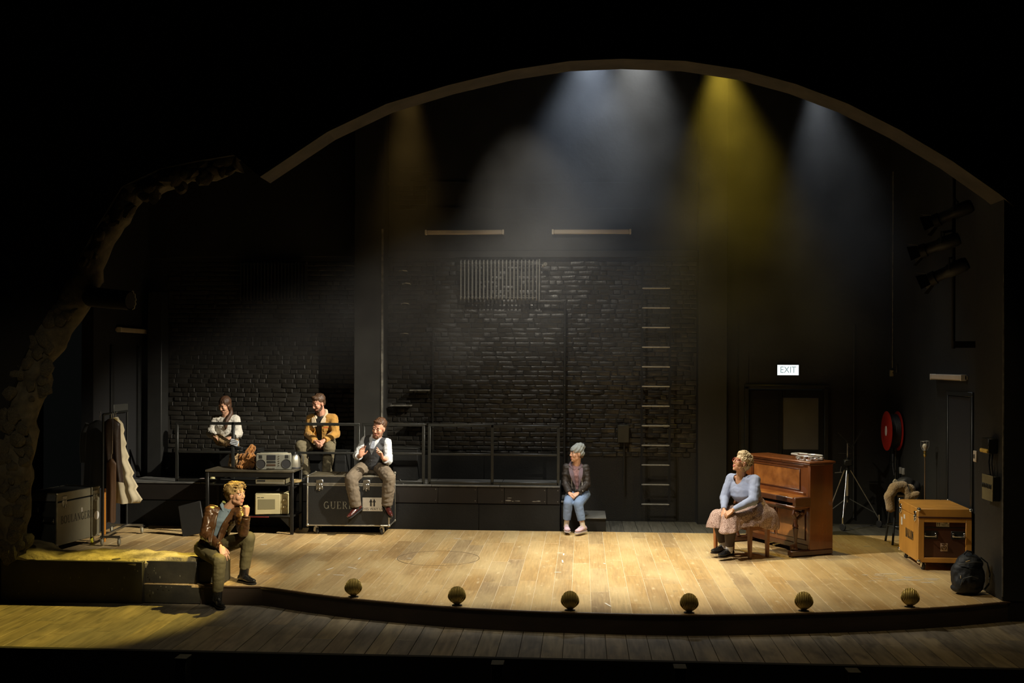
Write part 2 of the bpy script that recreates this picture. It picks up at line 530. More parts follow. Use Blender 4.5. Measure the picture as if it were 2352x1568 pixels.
# arch wall with its opening: broken masonry on the left, the arch, the right jamb
ARCH_IN = [(-3.632, 4.639), (-2.865, 5.138), (-2.199, 5.444), (-1.496, 5.647), (-0.804, 5.803), (-0.151, 5.895), (0.424, 5.912), (1.109, 5.878), (1.750, 5.771), (2.309, 5.611), (2.870, 5.389), (3.424, 5.099), (3.979, 4.758), (4.474, 4.400), (4.635, 4.263)]
ARCH_OUT = [(-3.658, 4.665), (-2.885, 5.164), (-2.215, 5.470), (-1.508, 5.673), (-0.811, 5.829), (-0.154, 5.921), (0.424, 5.938), (1.113, 5.904), (1.758, 5.797), (2.321, 5.637), (2.885, 5.415), (3.442, 5.125), (4.001, 4.784), (4.499, 4.426), (4.662, 4.289)]
RUB = [(-6.72, .0), (-6.70, .9), (-6.68, 1.43), (-6.55, 2.15), (-6.40, 2.6), (-6.22, 2.95), (-5.93, 3.4), (-5.6, 4.0), (-5.25, 4.55), (-4.8, 4.75), (-4.4, 4.83), (-3.95, 4.9)]
bound = [(-6.72, -.25)] + RUB + ARCH_IN + [(4.57, 3.9), (4.57, 3.0), (4.57, 2.0), (4.57, 1.0), (4.57, -.25)]
wallf = MB()
cx, cz = .2, 1.0
def outer(p):
    dx, dz = p[0] - cx, p[1] - cz
    if p[1] <= -.2: return (cx + (12 if dx > 0 else -12), -.25)
    k = min(12 / abs(dx) if abs(dx) > 1e-6 else 1e9, (11 / dz) if dz > 0 else (1.25 / -dz if dz < 0 else 1e9))
    return (cx + dx * k, cz + dz * k)
for a, b in zip(bound, bound[1:]):
    A, B = outer(a), outer(b)
    for y in (.95, 1.3):
        wallf.add([(a[0], y, a[1]), (b[0], y, b[1]), (B[0], y, B[1]), (A[0], y, A[1])], [(0, 1, 2, 3)])
    wallf.add([(a[0], .95, a[1]), (b[0], .95, b[1]), (b[0], 1.3, b[1]), (a[0], 1.3, a[1])], [(0, 1, 2, 3)])
tag(wallf.build('wall_front', M['void'], smooth=0), 'black proscenium wall around the arched opening', 'wall', kind='structure')
band = MB()
for (a, b), (c, d), (e, f), (g, h) in zip(ARCH_IN, ARCH_IN[1:], ARCH_OUT, ARCH_OUT[1:]):
    band.add([(a, .90, b), (c, .90, d), (g, .90, h), (e, .90, f), (a, 1.31, b - .004), (c, 1.31, d - .004), (e, .96, f), (g, .96, h)],
             [(0, 1, 2, 3), (0, 4, 5, 1), (3, 2, 7, 6)])
tag(band.build('trim_3', mat('arch_band', (.055, .047, .038), .7, var=.5, vscale=4, bump=.2, bscale=15), smooth=0), 'dull brown band following the proscenium arch', 'arch', kind='structure')

# right jamb return with its chipped front edge
jamb = thing('wall_jamb', 'black return wall at the right edge of the stage', 'wall', (4.72, 1.35, 0), kind='structure')
MB().box((4.74, 1.36, 2.3), (.4, .84, 4.6), .01).build('return_panel', M['plaster'], jamb, world=True)
MB().box((4.545, .935, 2.3), (.016, .016, 4.5), .003).build('worn_edge', M['worn'], jamb, world=True)

# side and back walls
def slab(name, c, size, m, label):
    return tag(MB().box(c, size).build(name, m, smooth=0), label, 'wall', kind='structure')
slab('wall_right', (4.99, 4.2, 3.7), (.18, 5.0, 7.6), M['plaster'], 'black side wall on the right of the stage')
slab('wall_left', (-7.3, 5.6, 3.7), (.18, 2.2, 7.6), M['void'], 'black side wall at the left of the stage')
slab('wall_left_wing', (-9.2, 3.0, 3.7), (.18, 7.5, 7.6), M['void'], 'black wing wall far left')
slab('ceiling', (-1.5, 4.0, 8.6), (16, 6.5, .1), M['void'], 'black stage roof')

# ---- brick walls
brick_meshes = {}
def brick_mesh(kind, i):
    L = {'s': .229, 'h': .112}[kind]; H = .0715; D = .03
    r = random.Random(i * 7 + ord(kind))
    mb = MB(); e = r.uniform(.005, .009)
    j = lambda a=.004: r.uniform(-a, a)
    front = []
    nx = 4 if kind == 's' else 3
    def ring(ins, y, jit):
        p = []
        for k in range(nx): p.append((-L / 2 + ins + (L - 2 * ins) * k / (nx - 1), y, -H / 2 + ins))
        for k in range(nx): p.append((L / 2 - ins - (L - 2 * ins) * k / (nx - 1), y, H / 2 - ins))
        return [V((a + j(jit), b + j(jit * .7), c + j(jit))) for a, b, c in p]
    mb.loft([ring(0, .02, .002), ring(0, -D * .45, .004), ring(e * .45, -D * .85, .004), ring(e * 1.5, -D, .0035)])
    return mb.mesh('brick', M['black_gloss'], 28)
for k in 'sh':
    for i in range(9): brick_meshes[(k, i)] = brick_mesh(k, i)


def brick_wall(wall, x0, x1, z0, z1, Y, seed, singles, skip=lambda x, z: False):
    r = random.Random(seed); cells = []
    z = z0; row = 0
    while z < z1:
        off = r.uniform(0, .23); x = x0 - off
        style = r.random()
        while x < x1:
            k = 'h' if (style < .3 and r.random() < .75) or (style >= .3 and r.random() < .22) else 's'
            L = .226 if k == 's' else .110
            c = x + L / 2 + .006
            if x0 <= c <= x1 and not skip(c, z): cells.append((singles(c, z), c, z, k))
            x += L + .009
        z += .0775; row += 1
    cells.sort(key=lambda t: t[0])
    rest = MB()
    for n, (_, c, z, k) in enumerate(cells):
        me = brick_meshes[(k, r.randrange(9))]
        rot = Matrix.Rotation(r.gauss(0, .012), 4, 'Z') @ Matrix.Rotation(r.gauss(0, .016), 4, 'X') @ Matrix.Rotation(r.gauss(0, .012), 4, 'Y')
        mtx = Matrix.Translation((c, Y + max(-.006, min(.010, r.gauss(0, .0055))), z)) @ rot
        if n < 300:
            o = link('brick', me, wall); o.matrix_basis = mtx
        else:
            rest.add([mtx @ v.co for v in me.vertices], [tuple(p.vertices) for p in me.polygons])
    tag(rest.build('brickwork', M['black_gloss'], wall, smooth=28), kind='stuff')


wb = thing('wall_back', 'black painted brick back wall behind the railing', 'wall', (0, 0, 0), kind='structure')
MB().box((-.7, 6.72, 3.75), (5.4, .2, 7.5)).build('wall_base', M['mortar'], wb, smooth=0)
MB().box((-.67, 6.60, 5.92), (5.04, .09, 3.25), .01).build('plaster_upper', M['plaster'], wb)
MB().box((-.67, 6.55, 4.33), (5.04, .10, .12), .01).build('ledge_beam', M['plaster'], wb)
brick_wall(wb, -3.26, 1.86, 1.08, 4.22, 6.637, 3, lambda x, z: abs(x + 1.0) * .55 + abs(z - 1.9))
for i in range(3):
    a = -2.55 + i * 1.27
    fr = MB()
    for (p, q) in (((a, 6.54, 5.08), (a + 1.1, 6.54, 5.08)), ((a, 6.54, 5.5), (a + 1.1, 6.54, 5.5)), ((a, 6.54, 5.08), (a, 6.54, 5.5)), ((a + 1.1, 6.54, 5.08), (a + 1.1, 6.54, 5.5))):
        fr.bar(p, q, .03, .03)
    fr.build('panel_frame', M['plaster'], wb)
pb = MB()
for k in range(24):
    pb.box((-2.85 + rng.uniform(-.28, .28), 6.552, 5.1 + .0775 * (k % 9)), (.22, .02, .06), .006)
tag(pb.build('brickwork_upper', M['black_gloss'], wb), kind='stuff')

wl = thing('wall_back_left', 'black brick back wall left of the pillar', 'wall', (0, 0, 0), kind='structure')
MB().box((-5.4, 6.72, 3.75), (4.0, .2, 7.5)).build('wall_base', M['mortar'], wl, smooth=0)
MB().box((-5.4, 6.6, 5.92), (3.9, .09, 3.25), .01).build('plaster_upper', M['plaster'], wl)
brick_wall(wl, -6.9, -3.66, 1.08, 4.2, 6.637, 5, lambda x, z: abs(x + 5.0) * .6 + abs(z - 1.9))

# pillar between the two brick bays
pil = thing('trim_4', 'black square pillar with a pale worn right corner', 'pillar', (-3.42, 6.4, 0), kind='structure')
MB().box((-3.43, 6.38, 3.7), (.46, .5, 7.5), .006).build('pillar_shaft', mat('pillar_paint', (.021, .0205, .018), .55, var=.4, vscale=4), pil, world=True)
cg = MB().box((-3.205, 6.128, 2.75), (.035, .02, 3.9), .004)
cg.build('corner_guard', M['worn'], pil, world=True)

# right half of the back wall: pillar, flats, exit door
rp = tag(MB().box((2.07, 6.5, 3.7), (.46, .3, 7.5), .008).build('trim_5', M['plaster']), 'broad black pilaster right of the wall ladder', 'pillar', kind='structure')
wr = thing('wall_back_right', 'black flat wall around the exit door', 'wall', (0, 0, 0), kind='structure')
MB().box((2.49, 6.66, 3.75), (.38, .12, 7.5)).box((4.42, 6.66, 3.75), (1.1, .12, 7.5)).box((3.27, 6.66, 4.84), (1.2, .12, 5.3)).build('wall_panel', M['plaster'], wr, smooth=0)
MB().cyl((2.50, 6.58, .1), (2.50, 6.58, 3.4), .012).cyl((4.34, 6.58, .1), (4.34, 6.58, 3.2), .015).build('wall_conduit', M['pipe'], wr)
dr = thing('door_1', 'black double exit door with one wired glass pane', 'door', (3.27, 6.62, 0), kind='structure')
MB().box((2.64, 6.59, 1.1), (.07, .1, 2.2), .008).box((3.9, 6.59, 1.1), (.07, .1, 2.2), .008).box((3.27, 6.59, 2.19), (1.33, .1, .07), .008).build('door_frame', M['steel_black'], dr, world=True)
MB().box((2.92, 6.63, 1.08), (.5, .05, 2.12), .006).build('door_leaf', M['black'], dr, world=True)
lf = MB()
lf.box((3.19, 6.63, 1.08), (.06, .05, 2.12)).box((3.83, 6.63, 1.08), (.08, .05, 2.12)).box((3.5, 6.63, .6), (.58, .05, 1.17)).box((3.5, 6.63, 2.08), (.58, .05, .12))
lf.build('door_leaf', M['black'], dr, world=True, smooth=0)
MB().box((3.5, 6.625, 1.6), (.575, .012, .83)).build('glass_pane', mat('wired_glass', (.12, .115, .105), .35, var=.3, vscale=2), dr, world=True, smooth=0)
MB().cyl((3.14, 6.59, 1.0), (3.14, 6.57, 1.0), .03).bar((3.14, 6.565, 1.0), (3.03, 6.565, 1.0), .02).build('door_handle', M['steel'], dr, world=True)

# door in the right wall, and the doorway at the far left
d2 = thing('door_2', 'black recessed door in the right side wall', 'door', (4.89, 3.3, 0), kind='structure')
MB().box((4.885, 2.86, 1.08), (.03, .06, 2.16), .006).box((4.885, 3.77, 1.08), (.03, .06, 2.16), .006).box((4.885, 3.315, 2.18), (.03, .97, .06), .006).build('door_frame', M['steel_black'], d2, world=True)
MB().box((4.893, 3.315, 1.07), (.012, .85, 2.14)).build('door_leaf', M['void'], d2, world=True)
d3 = thing('door_3', 'dark doorway in the left side wall', 'door', (-7.2, 5.6, .7), kind='structure')
MB().box((-7.195, 5.1, 1.75), (.04, .1, 2.1), .006).box((-7.195, 6.1, 1.75), (.06, .1, 2.1), .006).build('door_frame', M['black'], d3, world=True)
MB().box((-7.17, 5.35, 1.83), (.03, .52, .13), .006).build('door_lintel', mat('lintel', (.035, .035, .03), .6), d3, world=True)
dim = tag(MB().box((-6.95, 6.3, 1.9), (.24, .3, 3.6), .01).build('trim_6', mat('grey_post', (.016, .016, .0145), .55, var=.3)), 'grey square post in the dark left corner', 'pillar', kind='structure')

# haze hanging under the lamps
hz = bpy.data.materials.new('stage_haze'); hz.use_nodes = True
nt = hz.node_tree; nt.nodes.clear()
out = nt.nodes.new('ShaderNodeOutputMaterial'); vs = nt.nodes.new('ShaderNodeVolumeScatter')
vs.inputs['Color'].default_value = (1, 1, 1, 1); vs.inputs['Anisotropy'].default_value = 0.0
tc = nt.nodes.new('ShaderNodeTexCoord'); sep = nt.nodes.new('ShaderNodeSeparateXYZ'); nt.links.new(tc.outputs['Object'], sep.inputs[0])
hr_ = nt.nodes.new('ShaderNodeMapRange'); hr_.inputs[1].default_value = 2.15; hr_.inputs[2].default_value = 7.2
hr_.inputs[3].default_value = 0.0; hr_.inputs[4].default_value = 1.0
nt.links.new(sep.outputs['Z'], hr_.inputs[0])
hn = nt.nodes.new('ShaderNodeTexNoise'); hn.inputs['Scale'].default_value = .95; hn.inputs['Detail'].default_value = 3.0; nt.links.new(tc.outputs['Object'], hn.inputs['Vector'])
hm = nt.nodes.new('ShaderNodeMapRange'); hm.inputs[1].default_value = .3; hm.inputs[2].default_value = .7; hm.inputs[3].default_value = .15; hm.inputs[4].default_value = 1.75
nt.links.new(hn.outputs[0], hm.inputs[0])
hx = nt.nodes.new('ShaderNodeMath'); hx.operation = 'MULTIPLY'; nt.links.new(hr_.outputs[0], hx.inputs[0]); nt.links.new(hm.outputs[0], hx.inputs[1])
hy = nt.nodes.new('ShaderNodeMath'); hy.operation = 'MULTIPLY'; hy.inputs[1].default_value = .068; nt.links.new(hx.outputs[0], hy.inputs[0])
nt.links.new(hy.outputs[0], vs.inputs['Density'])
nt.links.new(vs.outputs[0], out.inputs['Volume'])
haze = tag(MB().box((-1.15, 5.1, 4.92), (11.8, 2.4, 5.56)).build('haze', hz, smooth=0), 'thin grey stage haze lit by the overhead lamps', 'haze', kind='stuff')

# ================================================================== lettering
SERIF = {  # strokes on a 1-high grid: ('l', x0, y0, x1, y1, w) or ('a', cx, cy, rx, ry, deg0, deg1, w)
    'B': (.62, [('l', .14, 0, .14, 1, .13), ('l', .0, .02, .3, .02, .045), ('l', .0, .98, .3, .98, .045), ('a', .28, .74, .22, .24, -80, 80, .1), ('a', .28, .27, .27, .26, -80, 80, .11)]),
    'O': (.74, [('a', .37, .5, .31, .47, 100, 260, .12), ('a', .37, .5, .31, .47, -80, 80, .12)]),
    'U': (.74, [('l', .15, .3, .15, 1, .13), ('l', .6, .3, .6, 1, .06), ('l', .03, .98, .27, .98, .045), ('l', .5, .98, .7, .98, .045), ('a', .375, .3, .225, .28, 190, 350, .09)]),
    'L': (.58, [('l', .14, 0, .14, 1, .13), ('l', .02, .98, .26, .98, .045), ('l', .22, .02, .54, .02, .05), ('l', .54, 0, .54, .26, .05)]),
    'A': (.74, [('l', .08, 0, .34, 1, .05), ('l', .36, 1, .64, 0, .13), ('l', .2, .34, .5, .34, .05), ('l', 0, .02, .18, .02, .045), ('l', .53, .02, .75, .02, .045)]),
    'N': (.76, [('l', .13, 0, .13, .95, .055), ('l', .16, .96, .6, .06, .13), ('l', .63, .05, .63, 1, .055), ('l', .03, .02, .24, .02, .045), ('l', .52, .98, .74, .98, .045)]),
    'G': (.74, [('a', .37, .5, .31, .47, 50, 310, .11), ('l', .61, .05, .61, .42, .12), ('l', .48, .43, .72, .43, .045)]),
    'E': (.62, [('l', .14, 0, .14, 1, .13), ('l', .02, .02, .54, .02, .05), ('l', .02, .98, .52, .98, .05), ('l', .24, .5, .42, .5, .05), ('l', .54, 0, .54, .22, .05), ('l', .52, .8, .52, 1, .05)]),
    'R': (.68, [('l', .14, 0, .14, 1, .13), ('l', .02, .02, .27, .02, .045), ('l', .02, .98, .28, .98, .045), ('a', .28, .74, .23, .24, -80, 80, .1), ('l', .32, .46, .6, 0, .12)]),
    'I': (.36, [('l', .17, 0, .17, 1, .13), ('l', .04, .02, .3, .02, .045), ('l', .04, .98, .3, .98, .045)]),
}


def stencil(text, o, ux, uy, h, m, parent, name, world=True, xscale=1.0):
    """serif stencil lettering, one mesh, lying on the plane (o, ux, uy)"""
    o, ux, uy = V(o), V(ux).normalized(), V(uy).normalized(); n = ux.cross(uy)
    mb = MB(); x = 0
    for ch in text:
        w, st = SERIF[ch]
        P = lambda a, b: o + (ux * (x + a) * xscale + uy * b) * h
        for s in st:
            if s[0] == 'l':
                a, b = P(s[1], s[2]), P(s[3], s[4])
                mb.bar(a, b, s[5] * h, .0016, up=n)
            else:
                _, cx, cy, rx, ry, d0, d1, wd = s
                k = 9
                pp = [P(cx + rx * math.cos(math.radians(d0 + (d1 - d0) * i / k)), cy + ry * math.sin(math.radians(d0 + (d1 - d0) * i / k))) for i in range(k + 1)]
                for p, q in zip(pp, pp[1:]): mb.bar(p, q + (q - p) * .2, wd * h, .0016, up=n)
        x += w + .12
    return mb.build(name, m, parent, world, smooth=0)


def sans(text, c, ux, uy, h, m, parent, name, world=True, xs=1.0):
    cu = bpy.data.curves.new(name, 'FONT'); cu.body = text; cu.align_x = 'CENTER'; cu.align_y = 'CENTER'
    cu.size = h / .72; cu.extrude = .0006
    t = bpy.data.objects.new(name, cu); COL.objects.link(t)
    me = bpy.data.meshes.new_from_object(t.evaluated_get(bpy.context.evaluated_depsgraph_get()))
    bpy.data.objects.remove(t)
    ux, uy = V(ux).normalized(), V(uy).normalized(); n = ux.cross(uy)
    R = Matrix((ux * xs, uy, n)).transposed().to_4x4()
    me.transform(Matrix.Translation(c) @ R); me.materials.clear(); me.materials.append(m)
    me.name = name
    return link(name, me, parent, world)


# ================================================================== wall fittings
def tube_light(p0, p1, out, label, group):
    p0, p1, out = V(p0), V(p1), V(out)
    t = thing('tube_light', label, 'light fitting', (p0 + p1) / 2, group=group)
    d = (p1 - p0).normalized()
    MB().bar(p0 + out * .02, p1 + out * .02, .05, .04, up=out, bev=.004).build('housing', M['ivory'], t, world=True)
    MB().bar(p0 + out * .065 + d * .03, p1 + out * .065 - d * .03, .075, .05, up=out, bev=.012).build('diffuser', M['ivory'], t, world=True)
    for p, s in ((p0, 1), (p1, -1)):
        MB().bar(p + out * .055, p + out * .055 + d * s * .03, .08, .075, up=out, bev=.004).build('end_cap', M['end_cap'], t, world=True)
    return t


M['end_cap'] = mat('end_cap_plastic', (.62, .56, .46), .45)
tube_light((-2.568, 6.53, 4.68), (-1.278, 6.53, 4.68), (0, -1, 0), 'unlit fluorescent tube fitting above the left half of the lit radiator', 'unlit tube fittings')
tube_light((-.502, 6.53, 4.68), (.776, 6.53, 4.68), (0, -1, 0), 'unlit fluorescent tube fitting to the right, above the bent heating pipe', 'unlit tube fittings')
tube_light((4.9, 4.29, 2.39), (4.9, 3.05, 2.39), (-1, 0, 0), 'short unlit tube fitting on the right side wall above a door', 'unlit tube fittings')
tube_light((-7.21, 5.25, 3.05), (-7.21, 6.4, 3.05), (1, 0, 0), 'dim unlit tube fitting on the dark left side wall', 'unlit tube fittings')


def radiator(x0, x1, z0, z1, n, y, label, m):
    t = thing('wall_radiator', label, 'radiator', ((x0 + x1) / 2, y, z0), group='column radiators high on the wall')
    sec = None
    for i in range(n):
        x = x0 + (x1 - x0) * i / (n - 1) - (x0 + x1) / 2
        if sec is None:
            h = z1 - z0
            mb = MB()
            for dy in (-.05, .05): mb.tube([(0, dy, .05), (0, dy, h - .05)], .0085, 8)
            mb.cur = 1; mb.box((0, .01, h / 2), (.006, .08, h - .08)); mb.cur = 0  # shade between the columns is put into the colour: a black web
            mb.tube([(0, -.05, h - .06), (0, -.045, h - .02), (0, 0, h), (0, .045, h - .02), (0, .05, h - .06)], .012, 8)
            mb.tube([(0, -.05, .06), (0, -.045, .02), (0, 0, 0), (0, .045, .02), (0, .05, .06)], .012, 8)
            sec = mb.mesh('radiator_section', [m, M['void']])
        o = link('radiator_section', sec, t); o.location = (x, 0, 0)
    for z in (z1 - .03, z0 + .03): MB().cyl((x0, y, z), (x1, y, z), .010).build('header_pipe', M['pipe'], t, world=True)
    for x in (x0 + .15, x1 - .15): MB().bar((x, y + .05, z0 - .02), (x, y + .12, z0 - .02), .03).build('wall_bracket', M['steel_black'], t, world=True)
    return t


radiator(-1.97, -.74, 3.58, 4.22, 21, 6.43, 'pale column radiator high on the middle of the brick wall', M['rad'])
radiator(-5.6, -4.52, 3.57, 4.2, 20, 6.43, 'column radiator high on the brick wall left of the pillar, coloured dark for dimmer light', M['pipe'])  # same kind of radiator, its dimmer light put into a darker material
hp = thing('heating_pipe', 'painted pipe bending from the radiator down the brick wall', 'pipe', (-.29, 6.5, 1))
MB().tube([(-.70, 6.45, 4.24), (-.70, 6.45, 3.58)], .012).build('riser_pipe', M['rad'], hp, world=True)
MB().tube([(-.70, 6.45, 3.56), (-.36, 6.45, 3.56), (-.30, 6.45, 3.55), (-.285, 6.45, 3.5), (-.285, 6.45, .7)], .02, 10).build('drop_pipe', M['pipe'], hp, world=True)
MB().cyl((-.66, 6.45, 4.13), (-.6, 6.45, 4.15), .03).cyl((-.6, 6.42, 4.15), (-.6, 6.36, 4.15), .035, .03).build('valve', M['worn'], hp, world=True)
for z in (2.2, 3.0, 1.5): MB().torus((-.285, 6.45, z), .024, .007).bar((-.285, 6.46, z), (-.285, 6.56, z), .02).build('pipe_clip', M['pipe'], hp, world=True)
vp = thing('wall_pipe', 'thin vertical conduit on the brick wall left of centre', 'pipe', (-2.43, 6.5, .7))
MB().tube([(-2.435, 6.5, .7), (-2.435, 6.5, 3.1)], .014).build('lower_conduit', M['pipe'], vp, world=True)
MB().tube([(-2.41, 6.5, 3.85), (-2.41, 6.5, 4.22)], .014).build('upper_conduit', M['pipe'], vp, world=True)
for z in (2.3, 2.9, 1.5): MB().torus((-2.435, 6.5, z), .018, .006).bar((-2.435, 6.5, z), (-2.435, 6.57, z), .018).build('pipe_clip', M['pipe'], vp, world=True)

ld = thing('wall_ladder', 'black wall ladder with rungs coloured pale as if catching light', 'ladder', (1.18, 6.45, .2))
for x in (.956, 1.40): MB().bar((x, 6.45, .25), (x, 6.45, 4.1), .035, .012).build('ladder_rail', M['void'], ld, world=True)
for i in range(12):
    z = 3.768 - i * .3157
    MB().cyl((.956, 6.45, z), (1.40, 6.45, z), .012, n=8).build('rung', M['rad'], ld, world=True)  # caught light put into the colour: pale metal rungs between black rails
for z in (.6, 2.2, 3.9): [MB().bar((x, 6.46, z), (x, 6.58, z), .02).build('standoff', M['steel_black'], ld, world=True) for x in (.956, 1.4)]

for i, (px0, px1, py) in enumerate(((942, 988, 895), (897, 946, 930), (935, 979, 973))):
    pass
for (a, b, lab) in (((-2.809, 6.5, 2.105), (-2.479, 6.5, 2.107), 'topmost of three short plank shelves on the brick wall'),
                    ((-3.131, 6.5, 1.854), (-2.779, 6.5, 1.856), 'leftmost short plank shelf on the brick wall, beside the pillar'),
                    ((-2.857, 6.5, 1.549), (-2.541, 6.5, 1.552), 'lowest short plank shelf, just above the railing')):
    sh = thing('wall_shelf', lab, 'shelf', a, group='little shelves on the brick wall')
    MB().bar(a, b, .14, .022, up=(0, 0, 1), bev=.003).build('shelf_board', M['worn'], sh, world=True)
    MB().bar(V(a) + V((.05, .05, -.01)), V(a) + V((.05, .05, -.09)), .02).bar(V(b) + V((-.05, .05, -.01)), V(b) + V((-.05, .05, -.09)), .02).build('shelf_bracket', M['steel_black'], sh, world=True)
for (a, lab) in (((-2.941, 6.56, 4.06), 'topmost curved iron hook on the brick wall'), ((-2.89, 6.56, 3.853), 'wide iron hook second from the top on the brick wall'),
                 ((-2.91, 6.56, 3.525), 'curved iron hook third from the top on the brick wall'), ((-2.916, 6.56, 3.032), 'lowest iron hook on the brick wall')):
    MBh = MB().tube([V(a) + V((-.065, .06, -.01)), V(a) + V((-.06, -.03, 0)), V(a) + V((0, -.055, .006)), V(a) + V((.06, -.03, 0)), V(a) + V((.065, .06, -.01))], .008, 6)
    tag(MBh.build('iron_hook', M['rad']), lab, 'hook', 'iron hooks on the brick wall')
jb = thing('junction_box', 'square junction box on a post low on the dark wall', 'box', (.66, 6.55, 1.4))
MB().box((.665, 6.53, 1.42), (.19, .07, .29), .01).build('box_body', mat('olive_box', (.04, .038, .024), .5, var=.5), jb, world=True)
MB().cyl((.68, 6.55, .5), (.68, 6.55, 1.28), .014).build('box_conduit', M['pipe'], jb, world=True)

es = thing('exit_sign', 'lit white exit sign above the double door', 'sign', (3.287, 6.55, 2.46))
MB().box((3.287, 6.565, 2.462), (.36, .06, .19), .006).build('sign_housing', M['steel_black'], es, world=True)
MB().box((3.287, 6.532, 2.462), (.335, .008, .163)).build('lit_panel', mat('lit_sign', (.8, .85, .85), .4, emit=(.86, .95, .96, 1.15)), es, world=True, smooth=0)
sans('EXIT', (3.287, 6.5265, 2.462), (1, 0, 0), (0, 0, 1), .105, mat('sign_letters', (.1, .13, .13), .5, emit=(.25, .33, .33, 1.0)), es, 'sign_letters', xs=.86)

# right wall: hose reel, conduit, switch boxes, lanterns
hr = thing('fire_hose_reel', 'red fire hose reel on the right side wall', 'hose reel', (4.8, 6.02, 1.53))
M['red'] = mat('fire_red', (.42, .022, .012), .42, var=.2, vscale=5)
dx = V((1, 0, 0))
MB().lathe([(.001, 0), (.29, 0), (.305, .006), (.305, .014), (.29, .02), (.001, .02)], 48, (4.69, 6.02, 1.53), dx).build('front_disc', M['red'], hr, world=True)
MB().lathe([(.001, 0), (.29, 0), (.305, .006), (.305, .014), (.29, .02), (.001, .02)], 48, (4.855, 6.02, 1.53), dx).build('rear_disc', M['red'], hr, world=True)
hs = MB()
for k in range(7):
    for r_ in (.255, .23): hs.torus((4.722 + k * .02, 6.02, 1.53), r_, .0105, dx, 40, 6)
hs.build('hose_coil', M['rubber'], hr, world=True)
MB().lathe([(.001, -.004), (.052, -.004), (.055, 0)], 24, (4.69, 6.02, 1.53), dx, sx=1.45, sy=.95).build('hub_label', mat('white_label', (.75, .68, .66), .5), hr, world=True)
MB().tube([(4.80, 6.0, 1.27), (4.79, 5.98, 1.15), (4.77, 5.93, 1.0), (4.78, 5.9, .86), (4.82, 5.92, .95)], .012).cyl((4.78, 5.95, 1.18), (4.77, 5.93, 1.06), .022, .014).build('hose_end', M['rubber'], hr, world=True)
MB().cyl((4.85, 6.05, .75), (4.85, 6.05, 1.3), .018).cyl((4.85, 6.05, 1.2), (4.8, 6.05, 1.2), .014).build('supply_pipe', M['pipe'], hr, world=True)
rc = thing('wall_conduit', 'thin conduit running down the right wall to a small box', 'conduit', (4.88, 6.38, 2.4))
MB().cyl((4.885, 6.38, 2.5), (4.885, 6.38, 5.6), .01).build('conduit_pipe', M['worn'], rc, world=True)
MB().box((4.87, 6.38, 2.42), (.05, .07, .1), .006).build('socket_box', mat('ivory_box', (.38, .34, .22), .5), rc, world=True)
MB().box((4.88, 6.15, 2.5), (.03, .1, .13), .006).bar((4.88, 6.35, 2.43), (4.88, 6.2, 2.45), .014).build('junction_plate', M['pipe'], rc, world=True)
sk = thing('wall_socket', 'small pair of pale sockets low on the right wall', 'socket', (4.89, 5.85, .92))
for y in (5.78, 5.92): MB().box((4.885, y, .93), (.03, .08, .1), .006).build('socket_plate', mat('socket_grey', (.3, .29, .26), .5), sk, world=True)
sw = thing('light_switch', 'small ivory light switch on the right jamb panel', 'switch', (4.53, 1.73, 1.5))
MB().box((4.53, 1.735, 1.50), (.02, .09, .13), .006).build('switch_plate', M['ivory'], sw, world=True)
MB().box((4.516, 1.735, 1.5), (.012, .02, .05), .003).build('rocker', M['steel_black'], sw, world=True)
cb = thing('control_box', 'black wall box with a row of yellow indicator lenses', 'control box', (4.48, 1.17, 1.6))
MB().box((4.485, 1.17, 1.665), (.10, .20, .17), .008).build('box_body', M['steel_black'], cb, world=True)
for k in range(5): MB().lathe([(.001, 0), (.022, 0), (.022, .016), (.015, .023), (.001, .025)], 14, (4.436, 1.09 + k * .042, 1.61), (-1, 0, 0)).build('indicator_lens', mat('amber_lens', (.75, .50, .10), .3) if k == 0 else bpy.data.materials['amber_lens'], cb, world=True)
for y in (1.2, 1.12): MB().tube([(4.5, y, 1.59), (4.48, y - .02, 1.48), (4.49, y - .03, 1.34)], .011).build('cable', M['rubber'], cb, world=True)
sp = thing('switch_panel', 'olive switch panel with a row of toggles on the right jamb', 'switch panel', (4.5, 1.15, 1.2))
MB().box((4.50, 1.15, 1.205), (.075, .30, .27), .006).build('panel_body', M['steel_black'], sp, world=True)
MB().box((4.458, 1.15, 1.205), (.010, .31, .28), .003).build('panel_face', mat('olive_panel', (.22, .19, .10), .45, var=.3), sp, world=True)
for k in range(6): MB().box((4.448, 1.03 + k * .048, 1.225), (.014, .016, .05), .004).build('toggle', M['steel_black'], sp, world=True)

